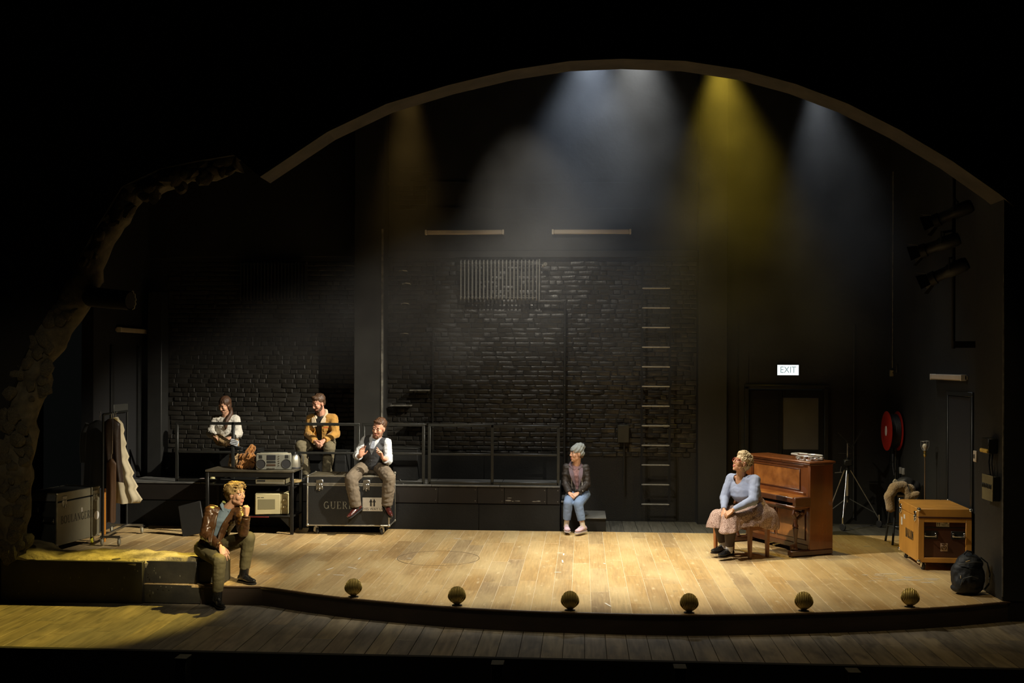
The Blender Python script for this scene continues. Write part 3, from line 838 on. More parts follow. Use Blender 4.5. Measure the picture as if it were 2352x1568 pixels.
M['lantern'] = mat('lantern_black', (.006, .006, .006), .6)
bo = thing('lamp_boom', 'dark vertical boom pole inside the right jamb', 'boom', (4.48, 2.35, 0))
MB().cyl((4.48, 2.35, 2.75), (4.48, 2.35, 5.4), .024).build('boom_pole', M['lantern'], bo, world=True)
[MB().box((4.68, 2.35, z), (.42, .08, .08)).build('wall_bracket', M['void'], bo, world=True) for z in (2.8, 5.2)]
for (c, d, lab) in (((4.504, 2.35, 4.403), (-.8, .5, -.35), 'topmost dark stage lantern on the right boom'), ((4.35, 2.35, 4.019), (-.85, .45, -.3), 'dark stage lantern second from the top on the right boom'),
                    ((4.455, 2.35, 3.702), (-.8, .5, -.4), 'lowest dark stage lantern on the right boom')):
    c = V(c); d = V(d).normalized()
    ln = thing('stage_lantern', lab, 'stage lantern', c, group='lanterns on the right boom')
    MB().lathe([(.001, -.2), (.07, -.2), (.085, -.16), (.085, .02), (.07, .05), (.07, .2), (.085, .2), (.085, .27), (.07, .27), (.065, .22), (.001, .2)], 18, c, d).build('lantern_body', M['lantern'], ln, world=True)
    yk = frame(d)[0]
    MB().tube([c + yk * .1, c + yk * .1 - V((0, 0, -.14)), c - yk * .1 + V((0, 0, .14)), c - yk * .1], .01).bar(c + V((0, 0, .14)), V((4.48, 2.35, c.z + .16)), .03).build('yoke', M['lantern'], ln, world=True)
    for a in (0, 1, 2, 3):
        q = frame(d); e = q[0] * math.cos(a * PI / 2) + q[1] * math.sin(a * PI / 2); f = d.cross(e)
        MB().add([c + d * .27 + e * .08 - f * .07, c + d * .27 + e * .08 + f * .07, c + d * .38 + e * .14 + f * .09, c + d * .38 + e * .14 - f * .09], [(0, 1, 2, 3)]).build('barn_door', M['lantern'], ln, world=True, smooth=0)

# ================================================================== platform, railing, steps
M['fascia_black'] = mat('brown_black_fascia', (.013, .010, .0078), .65, spec=.3, var=.4, vscale=3)
rs0 = random.Random(2)
pf = thing('stage_platform', 'long black platform with a grey deck below the brick wall', 'platform', (-3.7, 5.9, 0))
MB().box((-3.71, 5.94, .335), (6.76, 1.0, .65)).build('platform_core', M['black'], pf, world=True, smooth=0)
xb = [-7.1, -5.9, -4.7, -3.5, -2.3, -1.25, -.33]
for a, b in zip(xb, xb[1:]): MB().box(((a + b) / 2, 5.82, .677), (b - a - .006, .86, .026), .003).build('deck_board', M['deck'], pf, world=True)
fx = [-7.1, -5.8, -4.5, -3.4, -2.2, -1.59, -1.18, -.53, -.33]
for a, b in zip(fx, fx[1:]):
    MB().box(((a + b) / 2, 5.418, .535), (b - a - .005, .03, .25), .003).build('fascia_panel', M['fascia_black'], pf, world=True)
    for z in (.45, .62):
        MB().lathe([(.001, -.004), (.006, -.003), (.007, 0)], 8, (b - .035, 5.402, z), (0, 1, 0)).build('bolt', M['worn'], pf, world=True)
lx = [-7.1, -5.2, -3.3, -1.57, -.33]
for a, b in zip(lx, lx[1:]): MB().box(((a + b) / 2, 5.43, .2), (b - a - .006, .03, .40), .003).build('riser_panel', M['black'], pf, world=True)
for a, b in zip(lx, lx[1:]): MB().box(((a + b) / 2, 6.3, .88), (b - a - .005, .05, .38), .003).build('skirting_panel', M['black'], pf, world=True)

for px, z in ((-1.12, .46), (-1.05, .45), (-.98, .455), (-.72, .45), (-.66, .455), (-1.1, .5)):
    MB().ell((px, 5.4025, z), (rs0.uniform(.015, .05), .0015, rs0.uniform(.004, .012)), n=8, m=4).build('paint_chip', M['worn'], pf, world=True)

rl = thing('stage_railing', 'black square-section guard railing along the platform front', 'railing', (-3.3, 5.44, .69))
Rm = mat('railing_paint', (.017, .0175, .015), .4, var=.3, vscale=14)
def rbar(a, b, nm, w=.045): MB().bar(a, b, w, w, bev=.005).build(nm, Rm, rl, world=True)
ry = 5.445
segs = [(-6.3, -5.41), (-5.41, -3.44), (-3.36, -2.43), (-2.34, -1.37), (-1.37, -.36)]
for i, (a, b) in enumerate(segs):
    dz = -.012 if i == 4 else 0
    rbar((a - .02, ry, 1.6 + dz), (b + .02, ry, 1.6 + dz), 'top_rail'); rbar((a, ry, 1.155), (b, ry, 1.155), 'mid_rail', .035); rbar((a, ry, .715), (b, ry, .715), 'bottom_rail')
for x in (-6.3, -5.41, -3.44, -3.36, -2.43, -2.34, -1.37, -.36): rbar((x, ry, .69), (x, ry, 1.585), 'post')
for (x0, x1, y0, y1, h, lab, g) in ((-3.3, -2.6, 5.95, 6.24, 1.19, 'low black box on the platform behind the flight case man', 'black boxes on the platform'),
                                 (-4.42, -3.72, 5.80, 6.24, 1.14, 'black box under the man in the tan jacket', 'black boxes on the platform'),
                                 (-5.75, -5.15, 5.80, 6.24, 1.16, 'black box under the woman in the white jumper', 'black boxes on the platform')):
    bx = thing('platform_box', lab, 'box', ((x0 + x1) / 2, (y0 + y1) / 2, .69), group=g)
    MB().box(((x0 + x1) / 2, (y0 + y1) / 2, (.692 + h) / 2), (x1 - x0, y1 - y0, h - .692), .006).build('box_body', M['black'], bx, world=True)
    MB().box(((x0 + x1) / 2, (y0 + y1) / 2, h + .006), (x1 - x0 + .02, y1 - y0 + .02, .012), .003).build('box_lid', M['steel_black'], bx, world=True)
cbl = MB().tube([(-2.82, 5.5, .705), (-2.79, 5.44, .76), (-2.76, 5.43, .71), (-2.73, 5.42, .69), (-2.7, 5.5, .705)], .008, 6)
tag(cbl.build('cable_end', M['rubber']), 'stub of black cable on the platform beside the flight case', 'cable')

st1 = thing('stage_step', 'low grey-topped step at the foot of the platform', 'step', (.19, 5.83, 0))
MB().box((.19, 5.84, .098), (.35, .8, .19), .004).build('step_body', M['black'], st1, world=True)
MB().box((.19, 5.83, .203), (.36, .83, .016), .003).build('tread', M['deck'], st1, world=True)
st2 = thing('stage_step', 'higher step the beanie wearer sits on', 'step', (-.15, 5.83, 0))
MB().box((-.15, 5.84, .22), (.32, .8, .44), .004).build('step_body', M['black'], st2, world=True)
MB().box((-.15, 5.83, .448), (.33, .83, .016), .003).build('tread', M['deck'], st2, world=True)

# ================================================================== broken masonry, ledge
M['rubble'] = mat('rubble_stone', (.105, .09, .06), .85, var=.7, vscale=7, bump=.6, bscale=18, bdist=.02)
M['rock'] = mat('ledge_rock', (.40, .35, .20), .8, var=1.0, vscale=3.2, bump=.8, bscale=22, bdist=.02, col2=(.05, .04, .02), detail=7)
rub = thing('wall_masonry', 'broken rubble pier curving up into the torn arch', 'masonry', (-6.4, 1.15, -.22), kind='structure')
path = [((-6.647, 1.15, 0.354), 0.21), ((-6.655, 1.15, 0.923), 0.2), ((-6.626, 1.15, 1.431), 0.21), ((-6.471, 1.15, 2.159), 0.23), ((-6.316, 1.15, 2.596), 0.2), ((-6.15, 1.15, 2.921), 0.2), ((-5.876, 1.15, 3.362), 0.19), ((-5.567, 1.15, 4.019), 0.17), ((-5.18, 1.15, 4.522), 0.15), ((-4.563, 1.15, 4.734), 0.13), ((-3.938, 1.15, 4.845), 0.11)]
fine = []
for (p, r), (q, s) in zip(path, path[1:]):
    for k in range(6): fine.append((V(p).lerp(V(q), k / 6), r + (s - r) * k / 6))
fine.append((V(path[-1][0]), path[-1][1]))
core = MB().tube([p for p, r in fine], [r * (1 + .16 * noise.noise(p * 3.1)) for p, r in fine], 22, flat=.9, up=(0, 1, 0))
core.v = [tuple(V(p) + V((noise.noise(V(p) * 5), noise.noise(V(p) * 5 + V((9, 0, 0))), noise.noise(V(p) * 5 + V((0, 9, 0))))) * .07) for p in core.v]
core.build('pier_core', M['rubble'], rub, world=True, smooth=60)
def stone_mesh(i):
    r = random.Random(i); mb = MB().ell((0, 0, 0), (1, 1, 1), None, 9, 6)
    mb.v = [tuple(V(p) * (1 + .32 * noise.noise(V(p) * 1.3 + V((i * 5, 0, 0))))) for p in mb.v]
    return mb.mesh('stone', M['rubble'], 35)
stones = [stone_mesh(i) for i in range(7)]
rs = random.Random(4)
for k in range(170):
    i = int((rs.random() ** 1.25) * (len(fine) - 1)); p, r = fine[i]
    t = (fine[min(i + 1, len(fine) - 1)][0] - fine[max(i - 1, 0)][0]).normalized(); sx = t.cross(V((0, 1, 0))).normalized()
    a = rs.uniform(-1.25, 1.25)
    c = p + sx * math.sin(a) * r * .98 + V((0, -1, 0)) * math.cos(a) * r * .9
    o = link('stone', stones[k % 7], rub, True)
    s = rs.uniform(.035, .085)
    o.matrix_basis = Matrix.Translation(c) @ Matrix.Rotation(rs.uniform(0, 6), 4, 'Y') @ Matrix.Diagonal((s * rs.uniform(.9, 1.7), s * .6, s, 1))
a, b = V((-5.771, 1.15, 3.311)), V((-5.163, 1, 3.252))
MB().tube([a, a.lerp(b, .5), b], [.115, .115, .11], 20, caps=False).tube([a, b], [.10, .095], 20).build('broken_duct', M['void'], rub, world=True)
jag = MB(); ax = frame(b - a)
pp = [b + (V((.35, 0, 0)) * math.cos(t) * .17 + V((0, 0, 1)) * math.sin(t) * .115) * (1 + .08 * math.sin(t * 13)) for t in [(-1.2 + 2.5 * i / 18) for i in range(19)]]
jag.tube(pp, [.004 + .003 * abs(math.sin(i * 1.9)) for i in range(19)], 6)
jag.build('torn_rim', mat('chalky_rim', (.5, .48, .42), .8), rub, world=True)

lg = thing('stone_ledge', 'rough yellow-lit stone ledge on a black front at the left', 'ledge', (-5.7, 1.4, -.22))
def ledge_pt(u, v):
    x = -6.70 + 2.27 * u
    k = min(1, max(0, (-6.15 - x) / .75))
    y0 = 1.03 + .10 * min(1, max(0, (x + 5.1) / .12)) + .03 * noise.noise(V((x * 2.2, 0, 3))) + .015 * math.sin(x * 9)
    y1 = 1.72 + .14 * noise.noise(V((x * 1.7, 5, 0))) - .18 * max(0, (x + 4.9)) / .5
    y = y0 + (y1 - y0) * v
    edge = min(v, 1 - v) * 2
    z = .285 + .035 * noise.noise(V((x * 3, y * 3, 0))) + .02 * noise.noise(V((x * 9, y * 9, 4))) - .05 * max(0, 1 - edge * 5) ** 2 + .16 * k
    return (x, y, z)
lm = MB().grid(ledge_pt, 72, 16)
nb = len(lm.v)
bot = [lm.v[i] for i in range(72)]
lm.add([p for p in bot] + [(p[0], p[1] + .02, p[2] - .055) for p in bot], [(i, i + 1, 72 + i + 1, 72 + i) for i in range(71)])
bk = [lm.v[15 * 72 + i] for i in range(72)]
lm.add([p for p in bk] + [(p[0], p[1], -.0) for p in bk], [(i, i + 1, 72 + i + 1, 72 + i) for i in range(71)])
rt = [lm.v[j * 72 + 71] for j in range(16)]
lm.add([p for p in rt] + [(p[0], p[1], 0) for p in rt], [(i, i + 1, 16 + i + 1, 16 + i) for i in range(15)])
lm.build('rock_top', M['rock'], lg, world=True, smooth=50)
chip = mat('chipped_black', (.012, .012, .01), .6, var=.9, vscale=5, col2=(.03, .027, .018), bump=.3, bscale=14)
MB().box((-5.86, 1.15, .02), (1.68, .26, .48), .006).build('front_wall', chip, lg, world=True)
MB().box((-4.72, 1.25, .13), (.6, .28, .25), .004).build('front_wall', chip, lg, world=True)
MB().box((-4.36, 1.2, -.11), (1.32, .28, .212), .004).build('lower_step', chip, lg, world=True)
MB().box((-4.27, 1.27, .13), (.32, .22, .245), .006).build('step_block', mat('grey_block', (.05, .048, .036), .65, var=.4), lg, world=True)
for k in range(26):
    MB().ell((rs.uniform(-6.6, -4.5), 1.018 if k % 3 else 1.02, rs.uniform(-.15, .22)), (rs.uniform(.003, .009), .002, rs.uniform(.004, .018)), n=6, m=4).build('paint_chip', mat('chip_pale', (.11, .105, .075), .8) if k == 0 else bpy.data.materials['chip_pale'], lg, world=True)

for i, (px, py, lab) in enumerate(((415, 1513, 'leftmost grey block catching light in the dark pit'), (1142, 1527, 'grey block in the dark pit below the third shell footlight'), (1563, 1536, 'grey block in the dark pit below the middle of the stage'), (1963, 1545, 'rightmost grey block in the dark pit'))):
    p = V({0: (-3.678, -1.35, -0.181), 1: (-0.757, -1.35, -0.173), 2: (0.885, -1.35, -0.172), 3: (2.413, -1.35, -0.173)}[i])
    tp = thing('pit_block', lab, 'block', p, group='little blocks in the pit')
    MB().box(p + V((0, .06, -.2)), (.11, .14, .4), .006).build('block_body', M['steel_black'], tp, world=True)
    MB().box(p + V((0, .06, .004)), (.115, .145, .012), .003).build('block_top', mat('pale_block', (.05, .05, .042), .6) if i == 0 else bpy.data.materials['pale_block'], tp, world=True)

# ================================================================== shell footlights
def scallop(u, t):
    zt = .118 + .085 * math.sqrt(max(0, 1 - (.93 * u) ** 2))
    w = .20 + .80 * math.sin(min(1, t / .66) * PI / 2)
    x = u * .087 * w * (1 - .10 * max(0, (t - .6) / .4) ** 2)
    y = -.058 * math.sin(PI * min(1, .10 + .72 * t)) * math.sqrt(max(.1, 1 - .7 * u * u)) + .05 * max(0, t - .55)
    return (x, y, .018 + (zt - .018) * t)
def shell2():
    """scallop: parallel ribs bowed over a round hood"""
    mb = MB()
    n = 11
    for k in range(n):
        u = (k - (n - 1) / 2) / ((n - 1) / 2)
        pts = []; rr = []
        for i in range(15):
            p = scallop(u, i / 14); pts.append(p); rr.append(.0098 * (.30 + .70 * math.sin(PI * min(1, .12 + .80 * i / 14))))
        mb.tube(pts, rr, 8)
    return mb
def shell3():
    mb = MB()
    def f(u, v):
        p = scallop((u - .5) * 2, v)
        return (p[0], p[1] + .006, p[2])
    mb.grid(f, 23, 15)
    return mb
rib_me = shell2().mesh('shell_ribs', M['brass'], 60)
web_me = shell3().mesh('shell_hood', mat('dark_brass', (.10, .075, .025), .5, metal=.7), 60)
base_me = MB().lathe([(.001, 0), (.055, 0), (.055, .006), (.03, .012), (.022, .03), (.001, .032)], 20).mesh('shell_base', mat('dark_bronze', (.03, .024, .014), .45, metal=.5))
FL = [((-2.48, 0.607, 0), 'leftmost brass shell footlight on the curved edge'), ((-1.308, 0.232, 0), 'second brass shell footlight from the left'), ((-0.118, 0.068, 0), 'third brass shell footlight from the left, near the middle'),
      ((1.102, 0.09, 0), 'fourth brass shell footlight from the left, at the front of the curve'), ((2.296, 0.267, 0), 'fifth brass shell footlight, in front of the piano stool'), ((3.454, 0.564, 0), 'rightmost brass shell footlight in front of the orange crate')]
for (p, lab) in FL:
    t = thing('shell_footlight', lab, 'footlight', (p[0], yf(p[0]) + .06, .0), -p[0] * .055, group='brass shell footlights')
    link('shell_ribs', rib_me, t); link('shell_hood', web_me, t); link('shell_base', base_me, t)

# ================================================================== road cases
M['alu'] = mat('scuffed_aluminium', (.55, .53, .45), .35, metal=.85, var=.35, vscale=16)
M['case_black'] = mat('case_black_laminate', (.0085, .0088, .008), .5, var=.4, vscale=5, bump=.15, bscale=60)
M['ply_grey'] = mat('grey_ply', (.22, .20, .13), .6, var=.35, vscale=3, stretch=(1, 1, .6), bump=.1, bscale=20)
M['ply'] = mat('orange_ply', (.56, .27, .05), .42, var=.35, vscale=3.5, stretch=(1, 1, .35), bump=.05, bscale=20, rvar=.08)
M['dark_ply'] = mat('dark_stained_ply', (.085, .030, .014), .4, var=.4, vscale=3, stretch=(1, 1, .5))
M['stencil_pale'] = mat('stencil_pale', (.30, .30, .24), .7, var=.5, vscale=30)
M['stencil_dark'] = mat('stencil_dark', (.035, .03, .02), .7, var=.3, vscale=40)
M['sticker'] = mat('sticker_white', (.68, .64, .55), .5, var=.2, vscale=14)
M['ink'] = mat('sticker_ink', (.02, .018, .015), .6)


def caster(parent, x, y, r=.05, wheel=None, top=.13, turn=0.0, forkm=None):
    """swivel caster: fork is a part, its wheel a sub-part"""
    wheel = wheel or M['rubber']; R = Matrix.Rotation(turn, 3, 'Z')
    P = lambda a, b, c: V((x, y, 0)) + R @ V((a, b, c))
    f = MB()
    f.bar(P(0, 0, top - .006), P(0, 0, top), r * 1.5, r * 1.5)
    f.cyl(P(0, 0, top - .03), P(0, 0, top), r * .35)
    for s in (-1, 1): f.bar(P(s * r * .42, 0, r * .7), P(s * r * .42, -r * .2, top - .03), .006, r * .9, up=R @ V((0, 1, 0)))
    f.bar(P(-r * .45, -r * .2, top - .028), P(r * .45, -r * .2, top - .028), r * .9, .008)
    fo = f.build('caster_fork', forkm or M['steel'], parent)
    a = R @ V((1, 0, 0))
    MB().lathe([(r * .3, -r * .3), (r * .85, -r * .3), (r, -r * .2), (r, r * .2), (r * .85, r * .3), (r * .3, r * .3)], 18, P(0, -r * .15, r) , a).build('wheel', wheel, fo)
    return fo


def edge_trim(mb, lo, hi, w=.022, o=.003):
    x0, y0, z0 = lo; x1, y1, z1 = hi
    X, Y, Z = (x0 - o, x1 + o), (y0 - o, y1 + o), (z0 - o, z1 + o)
    def strip(a, b): mb.bar(a, b, w, w, bev=.003)
    h = w / 2 - o
    for z in (z0 + h, z1 - h):
        for y in (y0 + h, y1 - h): strip((x0, y, z), (x1, y, z))
        for x in (x0 + h, x1 - h): strip((x, y0, z), (x, y1, z))
    for x in (x0 + h, x1 - h):
        for y in (y0 + h, y1 - h): strip((x, y, z0), (x, y, z1))


def latch(parent, c, n, up, s=1.0, m=None):
    c, n, up = V(c), V(n).normalized(), V(up).normalized(); t = up.cross(n)
    mb = MB()
    R = Matrix((t, up, n)).transposed()
    B = lambda o, sz, b=.003: mb.box(c + t * o[0] * s + up * o[1] * s + n * o[2] * s, (sz[0] * s, sz[1] * s, sz[2] * s), b, R)
    B((0, 0, .003), (.105, .14, .006)); B((0, .05, .008), (.10, .035, .012)); B((0, -.02, .010), (.085, .07, .012), .005)
    B((0, -.02, .02), (.022, .06, .01)); B((-.04, -.055, .01), (.018, .05, .012)); B((.04, -.055, .01), (.018, .05, .012)); B((0, -.075, .012), (.025, .04, .014))
    return mb.build('butterfly_latch', m or M['steel'], parent)


def handle(parent, c, n, t, w=.14, m=None, plate=True):
    c, n, t = V(c), V(n).normalized(), V(t).normalized(); u = n.cross(t)
    mb = MB(); R = Matrix((t, u, n)).transposed()
    for s in (-1, 1):
        mb.box(c + t * s * w / 2 + n * .008, (.022, .055, .016), .004, R)
    mb.tube([c + t * w / 2 + n * .012, c + t * w / 2 + n * .03 - u * .01, c + t * w * .4 + n * .036 - u * .012, c - t * w * .4 + n * .036 - u * .012, c - t * w / 2 + n * .03 - u * .01, c - t * w / 2 + n * .012], .007, 8)
    h = mb.build('case_handle', m or M['chrome'], parent)
    if plate: MB().box(c + n * .002, (w + .05, .1, .004), .002, R).build('handle_plate', M['steel_black'], h)
    return h


def corners(parent, lo, hi, m, r=.02):
    for x in (lo[0], hi[0]):
        for y in (lo[1], hi[1]):
            for z in (lo[2], hi[2]):
                cx, cy, cz = (lo[k] + hi[k] for k in range(3))
                s = V(((1 if x > cx / 2 else -1), (1 if y > cy / 2 else -1), (1 if z > cz / 2 else -1)))
                MB().ell((x - s.x * r * .4, y - s.y * r * .4, z - s.z * r * .4), r, None, 10, 8).build('ball_corner', m, parent)


# the black case the man sits on
L_, D_, Z0, Z1 = 1.235, .57, .13, .875
c1 = thing('flight_case', 'black metal-edged flight case under the seated man, stencilled in pale letters', 'flight case', (-3.465, 5.09, 0), math.radians(1.2))
lo, hi = (-L_ / 2, -D_ / 2, Z0), (L_ / 2, D_ / 2, Z1)
MB().box((0, 0, (Z0 + .735) / 2), (L_, D_, .735 - Z0), .004).build('case_body', M['case_black'], c1)
MB().box((0, 0, (.745 + Z1) / 2), (L_, D_, Z1 - .745), .004).build('case_lid', M['case_black'], c1)
e = MB(); edge_trim(e, lo, hi)
for z in (.733, .758):
    e.bar((lo[0], lo[1] - .001, z), (hi[0], lo[1] - .001, z), .02, .01, up=(0, 1, 0)).bar((hi[0] + .001, lo[1], z), (hi[0] + .001, hi[1], z), .02, .01, up=(1, 0, 0))
e.build('edge_extrusion', M['alu'], c1)
lidm = mat('worn_lid', (.10, .085, .05), .55, var=.7, vscale=5)
for k, (a, b) in enumerate(((-.59, -.22), (-.20, .59))):
    MB().box(((a + b) / 2, 0, Z1 + .002), (b - a, D_ - .06, .006), .002).build('lid_panel', lidm, c1)
latch(c1, (-.43, lo[1], .745), (0, -1, 0), (0, 0, 1)); latch(c1, (.27, lo[1], .745), (0, -1, 0), (0, 0, 1))
for z in (.5, .66): MB().box((hi[0] + .003, -.17, z - .22), (.008, .07, .11), .003).build('side_plate', M['steel'], c1)
MB().box((hi[0] + .003, .13, .55), (.008, .09, .12), .003).build('side_plate', M['steel'], c1)
corners(c1, lo, hi, M['alu'], .024)
stencil('GUERI', (-.365, lo[1] - .0035, .385), (1, 0, 0), (0, 0, 1), .105, M['stencil_pale'], c1, 'stencil_lettering', world=False, xscale=1.08)
MB().box((.365, lo[1] - .003, .455), (.30, .003, .20)).build('way_up_sticker', M['sticker'], c1, smooth=0)
sans('THIS WAY UP', (.365, lo[1] - .0052, .385), (1, 0, 0), (0, 0, 1), .04, M['ink'], c1, 'sticker_lettering', world=False, xs=.98)
ar = MB()
for x in (.34, .39):
    ar.prism([(-.012, 0), (.012, 0), (.012, .06), (.026, .06), (0, .115), (-.026, .06), (-.012, .06)], (x, lo[1] - .0048, .425), (1, 0, 0), (0, 0, 1), (0, -.001, 0))
ar.build('up_arrows', M['ink'], c1, smooth=0)
for x in (-.5, .5):
    for y in (-.21, .21): caster(c1, x, y, .052, top=.13, turn=.9 if x < 0 else -.3, forkm=M['steel'])

# grey case at the left
c2 = thing('flight_case', 'grey plywood flight case stencilled BOULANGERIE on its side', 'flight case', (-7.12, 3.36, 0), math.radians(-9))
lo, hi = (-.26, -.48, .11), (.26, .48, .80)
M['case_slate'] = mat('slate_laminate', (.035, .038, .036), .45, var=.4, vscale=4)
MB().box((0, 0, .395), (.52, .96, .57), .004).build('case_body', M['case_slate'], c2)
MB().box((0, 0, .745), (.52, .96, .11), .004).build('case_lid', M['case_slate'], c2)
MB().box((.262, 0, .395), (.006, .93, .555), .002).build('side_panel', M['ply_grey'], c2)
MB().box((.262, 0, .745), (.006, .93, .10), .002).build('lid_panel', M['ply_grey'], c2)
MB().box((0, -.483, .745), (.48, .006, .09), .002).build('front_band', mat('blue_grey_band', (.16, .17, .18), .4, var=.4, vscale=5), c2)
e = MB(); edge_trim(e, lo, hi, .02); e.build('edge_extrusion', mat('dull_aluminium', (.26, .24, .17), .45, metal=.6, var=.4, vscale=12), c2)
corners(c2, lo, hi, M['alu'], .018)
latch(c2, (.266, -.33, .69), (1, 0, 0), (0, 0, 1), .95, M['alu']); latch(c2, (.266, .36, .69), (1, 0, 0), (0, 0, 1), .95, M['alu'])
stencil('BOULANGERIE', (.2665, -.40, .385), (0, 1, 0), (0, 0, 1), .105, M['stencil_dark'], c2, 'stencil_lettering', world=False, xscale=.86)
MB().lathe([(.001, 0), (.06, 0), (.06, .002), (.001, .003)], 24, (.267, .40, .40), (1, 0, 0)).build('round_sticker', mat('round_white', (.72, .70, .66), .5), c2)
MB().box((-.05, -.486, .58), (.07, .01, .07), .003).build('recess_plate', M['steel'], c2)
MB().box((-.05, -.492, .58), (.03, .006, .05), .002).build('recess_latch', M['steel_black'], c2)
handle(c2, (.14, -.484, .44), (0, -1, 0), (1, 0, 0), .15); handle(c2, (-.21, -.484, .44), (0, -1, 0), (1, 0, 0), .08)
MB().box((.267, .06, .52), (.004, .03, .06), .002).build('label_patch', M['sticker'], c2)
yel = mat('yellow_wheel', (.55, .50, .03), .5)
for (x, y) in ((.2, -.4), (.2, .4), (-.2, -.4), (-.2, .4)): caster(c2, x, y, .052, yel, top=.112, turn=.4)

# orange crate on the right
c3 = thing('flight_case', 'orange plywood crate with chrome corners, stencilled BALLON, on the right', 'flight case', (4.515, 3.15, 0), math.radians(-2.5))
lo, hi = (-.32, -.49, .10), (.32, .49, .765)
MB().box((0, .01, .375), (.64, .94, .55), .004).build('case_body', M['ply'], c3)
MB().box((0, 0, .71), (.64, .98, .11), .006).build('case_lid', M['ply'], c3)
fr = MB()
for (cx_, cz_, w, h) in ((-.285, .375, .07, .55), (.285, .375, .07, .55), (0, .13, .5, .06), (0, .625, .5, .05)): fr.box((cx_, -.472, cz_), (w, .036, h), .003)
fr.build('front_frame', M['ply'], c3)
MB().box((0, -.462, .38), (.50, .008, .45)).build('front_panel', M['dark_ply'], c3, smooth=0)
MB().box((0, -.468, .53), (.50, .008, .012)).build('panel_seam', M['ink'], c3, smooth=0)
MB().box((0, -.492, .66), (.64, .006, .02), .002).build('lid_seam', M['dark_ply'], c3)
handle(c3, (-.17, -.468, .44), (0, -1, 0), (1, 0, 0), .13); handle(c3, (.17, -.468, .44), (0, -1, 0), (1, 0, 0), .13)
MB().box((-.02, -.4675, .575), (.155, .002, .06)).build('way_up_label', M['sticker'], c3, smooth=0)
sans('THIS', (.012, -.4695, .588), (1, 0, 0), (0, 0, 1), .018, M['ink'], c3, 'label_lettering', world=False)
sans('WAY UP', (.012, -.4695, .564), (1, 0, 0), (0, 0, 1), .018, M['ink'], c3, 'label_lettering', world=False, xs=.95)
ar = MB()
for x in (-.082, -.062):
    ar.prism([(-.003, 0), (.003, 0), (.003, .028), (.008, .028), (0, .044), (-.008, .028), (-.003, .028)], (x, -.4695, .553), (1, 0, 0), (0, 0, 1), (0, -.001, 0))
ar.build('up_arrows', M['ink'], c3, smooth=0)
MB().box((-.005, -.4675, .29), (.085, .002, .10)).build('fragile_label', mat('pink_label', (.50, .36, .27), .6), c3, smooth=0)
fg = MB()
fg.torus((-.005, -.4695, .30), .014, .004, (0, 1, 0), 14, 4)
for s in (-1, 1): fg.tube([(-.005 + s * .008, -.4695, .262), (-.005 + s * .026, -.4695, .27), (-.005 + s * .03, -.4695, .30)], .005, 4)
fg.box((-.005, -.4695, .329), (.06, .001, .012))
fg.build('fragile_mark', M['dark_ply'], c3, smooth=0)
corners(c3, (-.32, -.49, .10), hi, M['chrome'], .026)
latch(c3, (-.322, -.36, .665), (-1, 0, 0), (0, 0, 1), .8, M['chrome']); latch(c3, (-.322, .38, .665), (-1, 0, 0), (0, 0, 1), .8, M['chrome'])
stencil('BALLON', (-.3235, -.12 + .24, .33), (0, -1, 0), (0, 0, 1), .115, M['stencil_dark'], c3, 'stencil_lettering', world=False, xscale=.72)
MB().box((-.3225, .19, .575), (.003, .08, .055)).build('side_label', M['sticker'], c3, smooth=0)
MB().box((-.3225, .33, .50), (.003, .07, .10)).build('side_label', M['sticker'], c3, smooth=0)
for x, y, z in ((.31, .3, .769), (.2, .46, .769), (.31, .1, .769), (-.1, .47, .769)): MB().ell((x, y, z), (.012, .012, .008), None, 8, 6).build('lid_rivet', M['chrome'], c3)
for (x, y) in ((-.25, -.42), (.25, -.42), (-.25, .42), (.25, .42)): caster(c3, x, y, .048, M['rubber'], top=.105, turn=.2, forkm=M['chrome'])

# ================================================================== cart and what stands on it
ct = thing('equipment_cart', 'black steel work table with shelves, boombox on top', 'cart', (-4.92, 5.0, 0))
Mc = mat('cart_steel', (.02, .019, .016), .4, metal=.3, var=.4, vscale=12)
cx0, cx1, cy0, cy1 = -5.6, -4.26, 4.73, 5.27
MB().box(((cx0 + cx1) / 2, 5.0, .935), (cx1 - cx0, .56, .03), .004).build('table_top', mat('cart_top', (.10, .085, .055), .45, var=.7, vscale=4), ct, world=True)
MB().box(((cx0 + cx1) / 2, cy0 + .01, .885), (cx1 - cx0 - .06, .02, .08), .003).build('apron_rail', Mc, ct, world=True)
for x in (cx0 + .03, cx1 - .03):
    for y in (cy0 + .02, cy1 - .02): MB().box((x, y, .46), (.045, .045, .92), .004).build('leg', Mc, ct, world=True)
MB().box(((cx0 + cx1) / 2, 5.0, .268), (cx1 - cx0 - .02, .54, .022), .003).build('lower_shelf', Mc, ct, world=True)
MB().box((-4.93, 5.0, .728), (1.26, .5, .018), .003).build('upper_shelf', Mc, ct, world=True)
MB().prism([(0, 0), (.0, -.16), (-.16, 0)], (cx1 - .055, cy0 + .01, .258), (1, 0, 0), (0, 0, 1), (0, .012, 0)).build('gusset', Mc, ct, world=True, smooth=0)
MB().box((-4.78, cy0 - .004, .258), (.30, .012, .012), .002).build('red_edge_strip', mat('red_strip', (.22, .02, .015), .5), ct, world=True)

